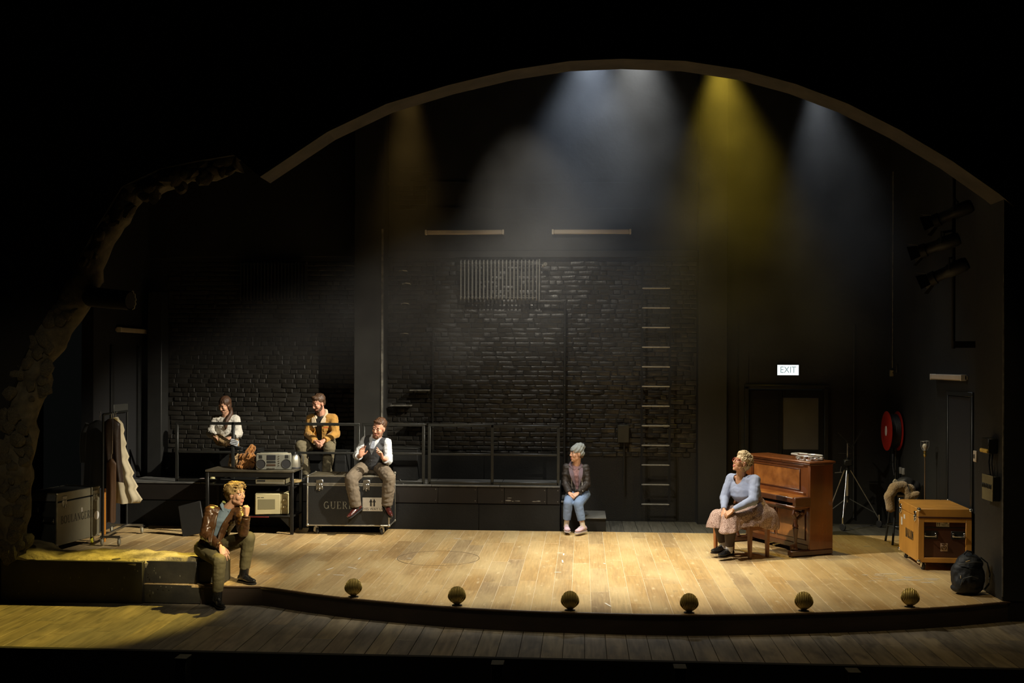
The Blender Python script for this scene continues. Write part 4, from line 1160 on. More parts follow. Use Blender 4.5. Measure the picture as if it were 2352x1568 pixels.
bb = thing('boombox', 'silver-grey boombox with two round speakers on the cart', 'boombox', (-4.60, 4.87, .95), math.radians(13))
Mb = mat('boombox_grey', (.22, .22, .18), .38, metal=.4, var=.15, vscale=8)
w, h, d = .52, .235, .16
MB().box((0, 0, h / 2), (w, d, h), .012).build('casing', Mb, bb)
MB().box((0, -.005, h + .003), (w - .02, d - .02, .01), .004).build('top_strip', mat('boombox_top', (.62, .58, .42), .35, metal=.5), bb)
for s in (-1, 1):
    g = MB().lathe([(.001, .004), (.060, .004), (.064, .010), (.069, .010), (.069, 0)], 28, (s * .185, -d / 2, .092), (0, -1, 0)).build('speaker', M['rubber'], bb)
    MB().torus((s * .185, -d / 2 - .004, .092), .069, .0025, (0, 1, 0), 28, 6).build('speaker_ring', Mb, g)
    MB().box((s * .19, -d / 2 - .002, .197), (.05, .006, .05), .002).build('vent', M['steel_black'], bb)
MB().box((-.035, -d / 2 - .002, .185), (.13, .008, .075), .003).build('tape_door', M['void'], bb)
MB().box((-.035, -d / 2 - .002, .12), (.13, .008, .035), .003).build('tape_deck', M['steel_black'], bb)
MB().box((-.035, -d / 2 - .004, .075), (.13, .008, .03), .003).build('tuner_window', mat('tuner_brown', (.05, .032, .02), .3), bb)
for k in range(5): MB().lathe([(.001, .012), (.007, .012), (.009, 0)], 12, (.078, -d / 2, .205 - .034 * k), (0, -1, 0)).build('knob', M['steel'], bb)
for k in range(6): MB().box((-.085 + k * .02, -d / 2 - .006, .028), (.015, .014, .014), .002).build('piano_key', M['steel'], bb)
MB().tube([(-.2, .03, h), (-.2, .03, h + .012), (.2, .03, h + .012), (.2, .03, h)], .008, 8).build('carry_handle', Mb, bb)

kt = thing('kettle', 'brushed steel jug kettle with black handle at the cart end', 'kettle', (-4.335, 5.08, .95))
Mk = mat('brushed_steel', (.48, .45, .36), .32, metal=.85)
MB().lathe([(.001, .02), (.085, .02), (.086, .05), (.078, .13), (.066, .18), (.056, .2), (.001, .2)], 28).build('jug_body', Mk, kt)
MB().lathe([(.001, 0), (.088, 0), (.09, .012), (.086, .024), (.001, .024)], 28).build('base_ring', M['rubber'], kt)
MB().lathe([(.057, .198), (.05, .215), (.02, .225), (.012, .245), (.001, .247)], 20).build('lid', M['rubber'], kt)
MB().tube([(.05, 0, .2), (.09, -.005, .215), (.125, -.008, .18), (.128, -.008, .11), (.115, -.006, .06), (.085, 0, .045)], [.012, .013, .011, .011, .011, .012], 10, flat=.7).build('jug_handle', M['rubber'], kt)
MB().loft([[V((-.05, -.02, .16)), V((-.05, .02, .16)), V((-.06, .012, .2)), V((-.06, -.012, .2))], [V((-.085, -.008, .195)), V((-.085, .008, .195)), V((-.09, .006, .205)), V((-.09, -.006, .205))]]).build('spout', Mk, kt)

mw = thing('microwave', 'cream microwave oven with two dials on the cart shelf', 'microwave', (-4.64, 4.95, .28), math.radians(12))
Mm = mat('cream_enamel', (.50, .44, .24), .42, var=.12, vscale=4)
MB().box((0, 0, .165), (.49, .36, .31), .01).build('cabinet', Mm, mw)
MB().box((-.055, -.185, .165), (.365, .016, .30), .006).build('oven_door', Mm, mw)
MB().box((-.075, -.1945, .165), (.25, .004, .15), .002).build('window_pane', mat('oven_window', (.20, .18, .10), .25), mw)
MB().box((.1875, -.185, .165), (.11, .016, .30), .005).build('control_panel', Mm, mw)
for z in (.225, .125):
    k_ = MB().lathe([(.001, .022), (.022, .022), (.027, .004), (.033, .004), (.033, 0)], 24, (.19, -.193, z), (0, -1, 0)).build('dial', mat('dial_cream', (.42, .36, .19), .4) if z > .2 else bpy.data.materials['dial_cream'], mw)
    MB().box((.19, -.217, z), (.008, .008, .036), .002).build('dial_pointer', M['ivory'], k_)
for x in (-.2, .2): MB().lathe([(.015, 0), (.015, .012), (.001, .012)], 10, (x, -.13, -.001)).build('foot', M['rubber'], mw)
for k, w_ in ((0, .04), (1, .045)): MB().box((-.19 + k * .055, -.1938, .265), (w_, .002, .008)).build('badge_bar', M['stencil_dark'], mw, smooth=0)

vr = thing('tape_recorder', 'flat beige deck on the upper shelf of the cart', 'recorder', (-4.625, 4.9, .738))
MB().box((0, 0, .042), (.44, .3, .078), .006).build('casing', mat('beige_deck', (.17, .15, .09), .45, var=.2), vr)
MB().box((0, -.151, .022), (.42, .004, .02), .001).build('front_strip', mat('deck_strip', (.33, .31, .24), .35, metal=.5), vr)
MB().box((-.13, -.151, .055), (.12, .004, .02), .001).build('tape_slot', M['void'], vr)
bn = thing('cable_coil', 'dull yellow coiled lead at the right of the upper shelf', 'cable', (-4.33, 5.08, .739))
MB().torus((0, 0, .012), .085, .011, n=28, flat=1).torus((.005, .01, .03), .08, .010, n=28).build('coil', mat('coil_tan', (.28, .2, .08), .6), bn)
jr = thing('glass_jar', 'small clear glass jar on the lower cart shelf', 'jar', (-5.03, 4.80, .279))
MB().lathe([(.035, 0), (.037, .06), (.03, .075), (.03, .085), (.026, .085), (.026, .072), (.033, .06), (.031, .005), (.001, .004)], 18).build('jar_glass', mat('jar_glass', (.6, .62, .56), .12, alpha=.45), jr)

# crumpled coat on the cart
M['rust'] = mat('rust_cloth', (.36, .14, .018), .75, var=.6, vscale=9, bump=.4, bscale=30, sheen=.2)
def crumple(p, s=1.0, f=9.0):
    return (noise.noise(p * f) * .5 + noise.noise(p * f * 2.3) * .35) * s
co = thing('crumpled_coat', 'crumpled rust-brown coat heaped on the cart', 'coat', (-4.99, 4.97, .95))
mb = MB()
mb.ell((-.0, 0, .06), (.19, .15, .065)).ell((.06, -.02, .12), (.14, .11, .07)).cap((-.10, .03, .14), .062, (.0, .06, .315), .04).cap((-.13, 0, .16), .055, (.03, -.05, .18), .06).cap((-.10, -.06, .06), .07, (.14, -.05, .13), .055).ell((-.10, -.06, .035), (.10, .09, .04)).cap((-.02, .05, .2), .05, (.04, .06, .30), .03)
def cd(p, n):
    q = V(((p.x + p.z) * 5, (p.x - p.z * .8) * 24 + p.y * 10, p.y * 9))
    r1 = 1 - 2 * abs(noise.noise(q)); r2 = 1 - 2 * abs(noise.noise(V((p.x * 30, p.y * 12, p.z * 14 + p.x * 8)) + V((5, 5, 5))))
    return n * (.020 * r1 + .008 * r2 - .012)
co_m = remesh('cloth_heap', mb, M['rust'], co, .006, 4, world=False, disp=cd)
MB().tube([(-.02, -.1, .16), (.06, -.14, .14), (.14, -.13, .1), (.19, -.1, .05)], [.02, .022, .02, .014], 8, flat=.5).build('sleeve_fold', M['rust'], co)

# little things on the platform edge left of the cart
ck = thing('megaphone', 'small yellowish cone lying on the platform edge', 'cone', (-5.754, 5.5, 0.693))
MB().lathe([(.001, 0), (.055, 0), (.05, .012), (.022, .13), (.012, .15), (.001, .15)], 18).build('cone_shell', mat('straw_cone', (.42, .38, .17), .6), ck)
sh_ = thing('folded_cloth', 'two pale folded cloths on the platform left of the cart', 'cloth', (-5.906, 5.5, 0.677))
MB().box((-.02, 0, .035), (.10, .13, .045), .018).build('fold', mat('pale_pink', (.55, .44, .38), .7), sh_)
MB().box((.12, .01, .035), (.10, .12, .05), .018).build('fold', bpy.data.materials['pale_pink'], sh_)
bd = thing('leaning_board', 'square dark grey board leaning in shadow left of the cart', 'board', (-5.72, 4.45, 0))
MB().box((0, .06, .245), (.34, .03, .47), .008, Matrix.Rotation(-.22, 3, 'X') @ Matrix.Rotation(-.24, 3, 'Y')).build('board_panel', mat('grey_board', (.014, .0135, .0115), .6, var=.3), bd)

# ================================================================== clothes rack
rk = thing('clothes_rack', 'black wheeled clothes rail hung with costumes at the left', 'clothes rack', (-6.7, 4.1, 0))
fx_, bx_ = V((-6.63, 3.55, 0)), V((-6.76, 4.65, 0))
MB().cyl(fx_ + V((0, 0, .12)), fx_ + V((0, 0, 1.82)), .016).build('upright', M['steel_black'], rk, world=True)
MB().cyl(bx_ + V((0, 0, .12)), bx_ + V((0, 0, 1.82)), .016).build('upright', M['steel_black'], rk, world=True)
MB().cyl(fx_ + V((0, 0, 1.82)), bx_ + V((0, 0, 1.82)), .016).build('hanging_rail', M['steel_black'], rk, world=True)
MB().bar(fx_ + V((0, 0, .125)), bx_ + V((0, 0, .125)), .03, .03).bar(fx_ + V((-.03, 0, .125)), fx_ + V((.25, 0, .125)), .03, .03).bar(bx_ + V((-.25, 0, .125)), bx_ + V((.25, 0, .125)), .03, .03).build('base_frame', M['steel'], rk, world=True)
for p in (fx_, bx_):
    for s in ((-.01, .23) if p is fx_ else (-.23, .23)): caster(rk, p.x + s - rk.location.x, p.y - rk.location.y, .05, mat('grey_wheel', (.3, .28, .2), .5) if 'grey_wheel' not in bpy.data.materials else bpy.data.materials['grey_wheel'], top=.115, turn=.5)


def garment(name, label, c, hw, hem, z0, z1, m, depth=.10, folds=7, rz=0.0, tiers=0, sleeves=True, amp=.02, seed=0, lean=0.0):
    """hung garment: hanger, body, sleeves are parts; c is the hook point on the rail"""
    t = thing(name, label, 'garment', c, rz, group='costumes on the clothes rack')
    mb = MB(); rings = []; n = 48; k = 26
    for i in range(k + 1):
        v = i / k; z = z1 + (z0 - z1) * v
        w = hw * (.3 + .7 * min(1, v / .07)) if v < .07 else hw + (hem - hw) * ((v - .07) / .93) ** 1.2
        if tiers:
            f = (v * tiers) % 1
            w *= .82 + .26 * f
        r = []
        for j in range(n):
            a = 2 * PI * j / n
            fo = 1 + amp / max(.05, depth) * math.sin(folds * a + seed + 1.2 * noise.noise(V((seed, v * 2, a)))) * min(1, v * 1.6)
            r.append(V((math.cos(a) * w + lean * v * v, math.sin(a) * depth * fo * (.55 + .45 * min(1, v * 4)), z + .012 * math.sin(3 * a + seed) * v)))
        rings.append(r)
    mb.loft(rings)
    mb.build('garment_body', m, t, smooth=70)
    if sleeves:
        for s in (-1, 1):
            MB().tube([(s * hw * .88, 0, z1 - .05), (s * (hw + .035), -.01, z1 - .2), (s * (hw + .045), -.03, z1 - .4), (s * (hw + .03), -.04, z1 - .6)], [.055, .065, .058, .05], 12, flat=.7).build('sleeve', m, t, smooth=70)
    MB().tube([(0, 0, z1 - .01), (0, 0, z1 + .05), (.012, 0, z1 + .075), (.02, 0, .0), (.012, 0, .02), (-.012, 0, .018)], .003, 6).tube([(-hw * .85, 0, z1 - .06), (0, 0, z1), (hw * .85, 0, z1 - .06)], .006, 6).build('hanger', M['steel'], t)
    return t


def rail(f): return fx_.lerp(bx_, f) + V((0, 0, 1.82))
garment('hanging_coat', 'long black coat with wide shoulders hung at the left of the rack', rail(.32) + V((-.17, 0, 0)), .19, .24, -1.05, -.10, mat('black_wool', (.012, .012, .012), .85, sheen=.2), .09, seed=1)
garment('hanging_dress', 'white tiered ruffle dress on the clothes rack', rail(.45) + V((.02, 0, 0)), .11, .27, -1.28, -.06, mat('cream_lawn', (.62, .54, .36), .8, var=.2, vscale=6), .09, 9, tiers=6, sleeves=False, amp=.02, seed=3, lean=.14)
garment('hanging_coat', 'dark brown leather coat in front of the white dress', rail(.18) + V((.06, -.02, 0)), .13, .10, -.95, -.07, mat('brown_leather_dark', (.035, .020, .012), .45, bump=.4, bscale=18), .08, 5, seed=5, sleeves=False, lean=.08)
garment('hanging_trousers', 'long russet-edged brown leather trousers hanging below the coats', rail(.08) + V((.10, -.02, 0)), .07, .06, -1.50, -.62, mat('russet_leather', (.09, .042, .015), .5, bump=.4, bscale=14), .045, 4, seed=7, sleeves=False, amp=.012)
garment('hanging_shirt', 'short yellow-tan top squeezed beside the white dress', rail(.30) + V((.04, 0, 0)), .06, .06, -.30, -.06, mat('tan_shirt', (.36, .27, .09), .8), .035, 6, seed=9, lean=.02, sleeves=False)
ob = thing('orange_batten', 'short orange painted batten upright behind the grey case', 'batten', (-6.76, 3.85, 0))
MB().box((-6.76, 3.88, .45), (.035, .05, .9), .004).build('batten', mat('orange_paint', (.5, .19, .02), .5), ob, world=True)

# ================================================================== piano, stool
M['walnut'] = mat('walnut', (.22, .068, .017), .30, var=.55, vscale=3.2, stretch=(1, 1, .25), coat=.35, rvar=.06)
M['walnut_dark'] = mat('walnut_dark', (.10, .032, .011), .33, var=.5, vscale=4, stretch=(1, 1, .3), coat=.3)
M['burl'] = mat('burl_veneer', (.38, .145, .033), .28, var=1.0, vscale=6, col2=(.14, .045, .010), coat=.4, detail=8)
pn = thing('upright_piano', 'polished walnut upright piano with carved legs and burl panels', 'piano', (2.713, 4.21, 0), math.radians(-63))
HL = .72
for s in (-1, 1):
    MB().box((s * (HL - .02), .18, .655), (.04, .38, 1.15), .004).build('side_panel', M['walnut'], pn)
    MB().box((s * (HL - .04), .03, .045), (.10, .68, .075), .012).build('toe_block', M['walnut_dark'], pn)
    MB().box((s * (HL - .03), -.12, .725), (.062, .27, .13), .012).build('key_block', M['walnut_dark'], pn)
    MB().box((s * (HL - .08), -.005, .98), (.12, .02, .52), .006).build('pilaster', M['walnut'], pn)
MB().box((0, .18, 1.243), (1.50, .44, .028), .010).build('top_lid', M['walnut'], pn)
MB().box((0, .17, 1.218), (1.47, .40, .022), .008).build('top_moulding', M['walnut_dark'], pn)
MB().box((0, .34, .65), (1.38, .02, 1.1)).build('back_board', M['walnut_dark'], pn, smooth=0)
MB().box((0, .012, .985), (1.20, .025, .45), .004).build('upper_front', M['walnut'], pn)
ib = MB().box((-.02, -.002, 1.00), (1.02, .012, .27), .004).build('burl_panel', M['burl'], pn)
fm = MB()
for (cx_, cz_, w, h) in ((-.02, 1.14, 1.06, .014), (-.02, .86, 1.06, .014), (-.545, 1.0, .014, .29), (.505, 1.0, .014, .29)): fm.box((cx_, -.006, cz_), (w, .02, h), .004)
fm.build('panel_moulding', M['walnut_dark'], pn)
MB().box((0, -.0, 1.185), (1.36, .03, .04), .008).build('cornice_rail', M['walnut_dark'], pn)
MB().box((0, -.0, .80), (1.3, .03, .07), .008).build('music_rail', M['walnut'], pn)
MB().grid(lambda u, v: (-.665 + 1.33 * u, .0 - .235 * v, .792 - .006 * v - .05 * max(0, v - .8) ** 1.5 * 4), 3, 14).build('fall_board', M['burl'], pn)
MB().box((0, -.232, .745), (1.33, .022, .07), .008).build('fall_front', M['walnut_dark'], pn)
MB().box((0, -.11, .655), (1.43, .30, .035), .010).build('key_bed', M['walnut'], pn)
MB().box((0, -.11, .63), (1.40, .27, .02), .006).build('bed_moulding', M['walnut_dark'], pn)
MB().box((0, .02, .36), (1.34, .02, .50), .004).build('lower_front', M['walnut'], pn)
for a, b in ((-.60, -.06), (.0, .60)):
    MB().box(((a + b) / 2, .008, .38), (b - a, .012, .36), .004).build('lower_burl_panel', M['burl'], pn)
    q = MB()
    for (cx_, cz_, w, h) in (((a + b) / 2, .565, b - a + .03, .012), ((a + b) / 2, .195, b - a + .03, .012), (a, .38, .012, .37), (b, .38, .012, .37)): q.box((cx_, .004, cz_), (w, .016, h), .003)
    q.build('panel_moulding', M['walnut_dark'], pn)
MB().box((0, .02, .10), (1.34, .05, .07), .006).build('plinth_rail', M['walnut_dark'], pn)
for s in (-1, 1):
    x = s * (HL - .06)
    lg_ = MB().lathe([(.038, .085), (.042, .10), (.030, .12), (.024, .14), (.022, .2), (.027, .27), (.034, .34), (.040, .37), (.030, .385), (.042, .40), (.036, .42), (.026, .44), (.030, .48), (.028, .50)], 18, (x, -.20, 0)).build('carved_leg', M['walnut_dark'], pn)
    sc = MB().tube([(x, -.20, .5), (x, -.235, .56), (x, -.225, .61), (x, -.19, .605), (x, -.18, .575), (x, -.20, .56)], [.024, .03, .027, .02, .014, .008], 10)
    sc.tube([(x, -.19, .49), (x, -.12, .53), (x, -.07, .575), (x, -.05, .62)], [.018, .026, .032, .034], 10)
    sc.ell((x - .03, -.20, .585), (.02, .03, .026)).ell((x + .03, -.20, .585), (.02, .03, .026)).ell((x + .028, -.12, .575), (.018, .03, .022)).ell((x - .028, -.12, .575), (.018, .03, .022))
    sc.build('scroll_bracket', M['walnut_dark'], lg_)
    MB().tube([(x, -.21, .09), (x, -.255, .11), (x, -.265, .145), (x, -.235, .15), (x, -.225, .125)], [.028, .03, .022, .016, .01], 10).build('scroll_foot', M['walnut_dark'], lg_)
for x in (-.07, .07):
    MB().tube([(x, .0, .075), (x, -.07, .068), (x, -.11, .06)], [.012, .016, .024], 8, flat=.4).build('pedal', M['brass'], pn)

M['stool_wood'] = mat('reddish_stool_wood', (.30, .105, .03), .4, var=.45, vscale=4, stretch=(1, 1, .25), coat=.2)
ps = thing('piano_stool', 'plain reddish wooden piano stool under the seated woman', 'stool', (2.14, 3.66, 0), math.radians(-55))
MB().box((0, 0, .455), (.74, .38, .045), .012).build('seat', M['stool_wood'], ps)
MB().box((0, 0, .40), (.66, .30, .07), .004).build('seat_rail', M['stool_wood'], ps)
for x in (-.33, .33):
    for y in (-.155, .155):
        MB().loft([[V((x + a * .018, y + b * .018, 0)) for a, b in ((-1, -1), (1, -1), (1, 1), (-1, 1))], [V((x + a * .026, y + b * .026, .43)) for a, b in ((-1, -1), (1, -1), (1, 1), (-1, 1))]]).build('leg', M['stool_wood'], ps, smooth=0)

# tambourine lying on the piano
M['silver'] = mat('bright_silver', (.82, .82, .80), .30, metal=.55)
tb = thing('tambourine', 'silver crescent tambourine with jingles on top of the piano', 'tambourine', (2.904, 3.85, 1.291), math.radians(-40))
tb.location = (3.09, 3.87, 1.259)
tb.rotation_euler = (0, 0, math.radians(117))
tb.scale = (1.3, 1.3, 1.3)
tp = [(.14 * math.cos(a), .12 * math.sin(a), .045) for a in [math.radians(35 + 290 * i / 30) for i in range(31)]]
fr_ = MB().tube(tp, .007, 8).tube([(x, y, z - .04) for x, y, z in tp], .005, 8).tube([tp[0], (.19, .06, .045), (.235, .05, .045), (.25, 0, .045), (.235, -.05, .045), (.19, -.06, .045), tp[-1]], .011, 8).build('tambourine_frame', M['silver'], tb)
for k in range(9):
    a = math.radians(45 + 270 * k / 8)
    p = V((.135 * math.cos(a), .115 * math.sin(a), 0))
    MB().cyl(p + V((0, 0, .004)), p + V((0, 0, .045)), .0025, n=6).lathe([(.001, .018), (.022, .014), (.022, .016), (.001, .022)], 14, p).lathe([(.001, .028), (.022, .025), (.022, .027), (.001, .031)], 14, p).build('jingle', M['silver'], tb)

# ================================================================== right-hand clutter
tr_ = thing('tripod_stand', 'chrome and black wheeled tripod light stand beyond the piano', 'tripod', (4.13, 6.17, 0))
cc = V((4.15, 6.2, 0))
MB().cyl(cc + V((0, 0, .40)), cc + V((0, 0, .9)), .02).build('centre_column', mat('pale_column', (.42, .36, .24), .4, metal=.4), tr_, world=True)
MB().cyl(cc + V((0, 0, .85)), cc + V((0, 0, 1.10)), .028).box(cc + V((0, 0, 1.02)), (.13, .13, .10), .015).build('collar', M['steel_black'], tr_, world=True)
MB().cyl(cc + V((0, 0, 1.05)), cc + V((0, 0, 1.32)), .013).build('riser_tube', M['steel'], tr_, world=True)
MB().cyl(cc + V((0, 0, .44)), cc + V((0, 0, .50)), .03).build('spreader_hub', M['steel_black'], tr_, world=True)
for (fx2, fy2, tz) in ((3.88, 6.42, .9), (4.0, 5.87, .9), (4.66, 6.28, .9)):
    ft = V((fx2, fy2, .13)); top = cc + V((0, 0, tz)) + (ft - cc - V((0, 0, .13))).normalized() * .05
    l_ = MB().cyl(top, ft, .0105, n=10).build('leg', M['steel'], tr_, world=True)
    MB().cyl(cc + V((0, 0, .47)), ft.lerp(top, .12), .007, n=8).build('leg_brace', M['steel'], l_, world=True)
    w_ = MB().lathe([(.012, -.014), (.05, -.014), (.056, -.008), (.056, .008), (.05, .014), (.012, .014)], 18, (fx2, fy2 - .01, .056), (.8, .6, 0)).build('caster_wheel', M['rubber'], tr_, world=True)
    MB().cyl((fx2, fy2, .1), (fx2, fy2, .2), .014).torus((fx2, fy2 - .01, .056), .04, .006, (.8, .6, 0), 16, 6).build('caster_fork', M['chrome'], w_, world=True)
MB().cyl(cc + V((-.14, 0, 1.16)), cc + V((.06, 0, 1.16)), .007).build('cross_pin', M['steel_black'], tr_, world=True)
MB().cyl(cc + V((-.2, -.02, .86)), cc + V((-.09, -.02, .87)), .006).cyl(cc + V((-.12, -.02, .86)), cc + V((-.1, -.02, .96)), .006).build('crank_handle', M['steel'], tr_, world=True)
MB().bar((3.991, 6.15, 1.492), (4.238, 6.2, 1.238), .018, .012).build('swivel_arm', M['pipe'], tr_, world=True)
MB().bar((4.205, 6.2, 1.238), (4.391, 6.2, 1.546), .03, .012).cyl(cc + V((0, 0, 1.3)), (4.218, 6.2, 1.238), .012).build('swivel_arm', M['steel_black'], tr_, world=True)

bs = thing('bar_stool', 'black bar stool heaped with clothes against the right wall', 'stool', (4.57, 4.75, 0))
MB().lathe([(.001, .70), (.17, .70), (.18, .715), (.17, .735), (.001, .74)], 24, (4.57, 4.75, 0)).build('seat', M['steel_black'], bs, world=True)
for sx, sy in ((-1, -1), (1, -1), (-1, 1), (1, 1)):
    MB().cyl((4.57 + sx * .11, 4.75 + sy * .11, .70), (4.57 + sx * .18, 4.75 + sy * .18, 0), .016).build('leg', M['steel_black'], bs, world=True)
MB().torus((4.57, 4.75, .26), .21, .009, n=28).build('foot_ring', M['steel_black'], bs, world=True)
fj = thing('fleece_jacket', 'fluffy tan fleece jacket hanging over the bar stool', 'jacket', (4.5, 4.68, .74))
mb = MB()
P = lambda x, y, Y: V({(0): (0, 0, 0)}[0]) if False else None
mb.cap((4.358, 4.55, 0.537), .062, (4.334, 4.55, 0.703), .07).cap((4.334, 4.55, 0.703), .07, (4.426, 4.6, 0.821), .072).cap((4.426, 4.6, 0.821), .072, (4.561, 4.65, 0.829), .075).cap((4.561, 4.65, 0.829), .07, (4.607, 4.6, 0.688), .06).cap((4.607, 4.6, 0.675), .055, (4.734, 4.6, 0.726), .045).cap((4.66, 4.72, 0.767), .09, (4.508, 4.74, 0.744), .08)
remesh('fleece', mb, mat('tan_fleece', (.40, .27, .12), .95, var=.3, vscale=22, bump=.8, bscale=90, bdist=.02, sheen=.5), fj, .01, 6, disp=lambda p, n: n * (.012 * noise.noise(p * 9) + .005 * noise.noise(p * 60)))
MB().tube([(4.307, 4.54, 0.507), (4.356, 4.54, 0.483), (4.404, 4.54, 0.508)], .02, 8).build('cuff', mat('brown_cuff', (.28, .15, .06), .85), fj, world=True)
sb = thing('shoulder_bag', 'slumped black bag on the bar stool behind the fleece', 'bag', (4.6, 4.85, .8))
mb = MB().ell((4.652, 4.86, 0.832), (.15, .11, .11)).ell((4.763, 4.86, 0.796), (.11, .1, .09)).ell((4.554, 4.86, 0.831), (.08, .08, .08))
remesh('bag_body', mb, M['rubber'], sb, .01, 5, disp=lambda p, n: n * .015 * noise.noise(p * 12))
MB().box((4.488, 4.78, 0.876), (.07, .02, .06), .006, Matrix.Rotation(.6, 3, 'Y')).build('paper_corner', mat('bag_paper', (.42, .38, .26), .7), sb, world=True)

lp = thing('bulb_lamp', 'tall brass floor lamp with a bare caged bulb behind the crate', 'lamp', (4.72, 4.2, 0))
lx_, ly_ = 4.72, 4.2
MB().lathe([(.14, 0), (.14, .012), (.03, .03), (.012, .05), (.001, .05)], 24, (lx_, ly_, 0)).build('base', M['brass'], lp, world=True)
MB().cyl((lx_, ly_, .04), (lx_, ly_, 1.3), .0085, n=10).build('pole', mat('lamp_pole', (.40, .28, .18), .3, metal=.8), lp, world=True)
MB().lathe([(.01, 1.28), (.014, 1.29), (.024, 1.305), (.024, 1.315), (.016, 1.33), (.02, 1.35), (.02, 1.37), (.001, 1.375)], 16, (lx_, ly_, 0)).build('lamp_holder', mat('lamp_brass', (.62, .45, .14), .25, metal=.9), lp, world=True)
MB().lathe([(.014, 1.37), (.018, 1.385), (.032, 1.41), (.036, 1.43), (.032, 1.45), (.018, 1.465), (.001, 1.468)], 18, (lx_, ly_, 0)).build('bulb', mat('frosted_bulb', (.62, .56, .42), .25), lp, world=True)
cg_ = MB().torus((lx_, ly_, 1.50), .058, .0035, n=24, k=6).torus((lx_, ly_, 1.38), .035, .003, n=20, k=6)
for k in range(8):
    a = k * PI / 4
    cg_.tube([(lx_ + .035 * math.cos(a), ly_ + .035 * math.sin(a), 1.38), (lx_ + .055 * math.cos(a), ly_ + .055 * math.sin(a), 1.43), (lx_ + .058 * math.cos(a), ly_ + .058 * math.sin(a), 1.5)], .0022, 5)
cg_.build('bulb_cage', mat('cage_wire', (.3, .3, .29), .4, metal=.6), lp, world=True)

bp_ = thing('backpack', 'dark navy backpack slumped on the floor by the right jamb', 'backpack', (4.30, 1.30, 0))
M['navy'] = mat('navy_nylon', (.007, .011, .016), .6, var=.4, vscale=8, bump=.4, bscale=30)
mb = MB().ell((0, 0, .2), (.19, .14, .2)).ell((.02, .01, .33), (.15, .12, .13)).ell((-.03, -.07, .16), (.14, .09, .13)).ell((.06, .02, .12), (.13, .13, .12)).ell((0, 0, .07), (.18, .14, .07))
pk = remesh('pack_body', mb, M['navy'], bp_, .01, 5, world=False, disp=lambda p, n: n * (.018 * noise.noise(p * 8) + .006 * noise.noise(p * 24)))
MB().tube([(-.13, -.09, .34), (-.05, -.14, .37), (.06, -.13, .38), (.14, -.06, .36)], .006, 6).build('top_zip', mat('zip_grey', (.05, .055, .055), .5), bp_)
MB().tube([(-.12, -.13, .12), (-.1, -.16, .2), (-.02, -.18, .23), (.06, -.16, .2)], .006, 6).build('pocket_zip', bpy.data.materials['zip_grey'], bp_)
MB().tube([(.12, -.05, .42), (.19, -.06, .36), (.22, -.06, .24), (.21, -.05, .12), (.17, -.04, .06)], .022, 8, flat=.35).build('shoulder_strap', M['navy'], bp_)
MB().box((.205, -.075, .17), (.02, .012, .06), .003).build('strap_buckle', M['steel'], bp_)
MB().tube([(-.06, -.05, .45), (-.03, -.06, .49), (.02, -.06, .48), (.04, -.05, .45)], .009, 8).build('grab_loop', M['navy'], bp_)
MB().box((-.125, -.145, .215), (.012, .006, .035), .002).build('zip_pull', M['sticker'], bp_)
MB().box((-.04, -.12, .385), (.05, .012, .012), .003, Matrix.Rotation(-.3, 3, 'Y')).build('tan_patch', mat('tan_patch', (.42, .30, .13), .6), bp_)

# ================================================================== people
from mathutils.bvhtree import BVHTree

def skin_mat(name, c, lip):
    a = mat(name, c, .5, var=.18, vscale=14, bump=.1, bscale=120)
    a.node_tree.nodes['Principled BSDF'].inputs['Subsurface Weight'].default_value = .08
    a.node_tree.nodes['Principled BSDF'].inputs['Subsurface Radius'].default_value = (.02, .008, .005)
    return a, mat(name + '_lips', lip, .45)


def hand(mb, w, d, n, side, curl=(.5, .6, .4), spread=.08, s=1.0, thumb=.5, fold=None):
    """palm, four fingers of different lengths and a thumb from the side of the palm; d along the fingers, n the way the palm faces"""
    w, d = V(w), V(d).normalized(); n = V(n); n = (n - d * n.dot(d)).normalized()
    t = d.cross(n) if side == 'R' else n.cross(d)
    K = .092 * s
    mb.loft([[w + t * a * .026 * s + n * b * .017 * s for a, b in ((-1, -.7), (-.4, -1), (.4, -1), (1, -.7), (1, .7), (.4, 1), (-.4, 1), (-1, .7))],
             [w + d * .035 * s + t * a * .036 * s + n * b * .017 * s for a, b in ((-1, -.7), (-.4, -1), (.4, -1), (1, -.7), (1, .7), (.4, 1), (-.4, 1), (-1, .7))],
             [w + d * K + t * a * .041 * s + n * b * .0125 * s for a, b in ((-1, -.7), (-.4, -1), (.4, -1), (1, -.7), (1, .7), (.4, 1), (-.4, 1), (-1, .7))]])
    for i, (off, L) in enumerate(((.031, .072), (.0105, .080), (-.0105, .075), (-.031, .060))):
        p = w + d * (K - .006 * s - (.006 if i == 3 else 0) * s) + t * off * s
        a = 0; c = curl[i] if isinstance(curl[0], (list, tuple)) else curl
        dd = (d + t * spread * (1.5 - i)).normalized()
        r = .0092 * s
        for k, f in enumerate((.45, .30, .25)):
            a += c[k]
            q = p + (dd * math.cos(a) + n * math.sin(a)) * L * f * s
            mb.cap(p, r, q, r * .9, 8, 3); p = q; r *= .9
    p = w + d * .022 * s + t * .026 * s + n * .006 * s
    q = p + (t * (.9 - thumb * .35) + d * .75 + n * (.2 + thumb * .6)).normalized() * .046 * s
    e = q + (t * (.35 - thumb * .5) + d * 1.0 + n * (.15 + thumb * .5)).normalized() * .034 * s
    mb.cap(p, .0145 * s, q, .011 * s, 8, 3).cap(q, .0108 * s, e, .0085 * s, 8, 3)


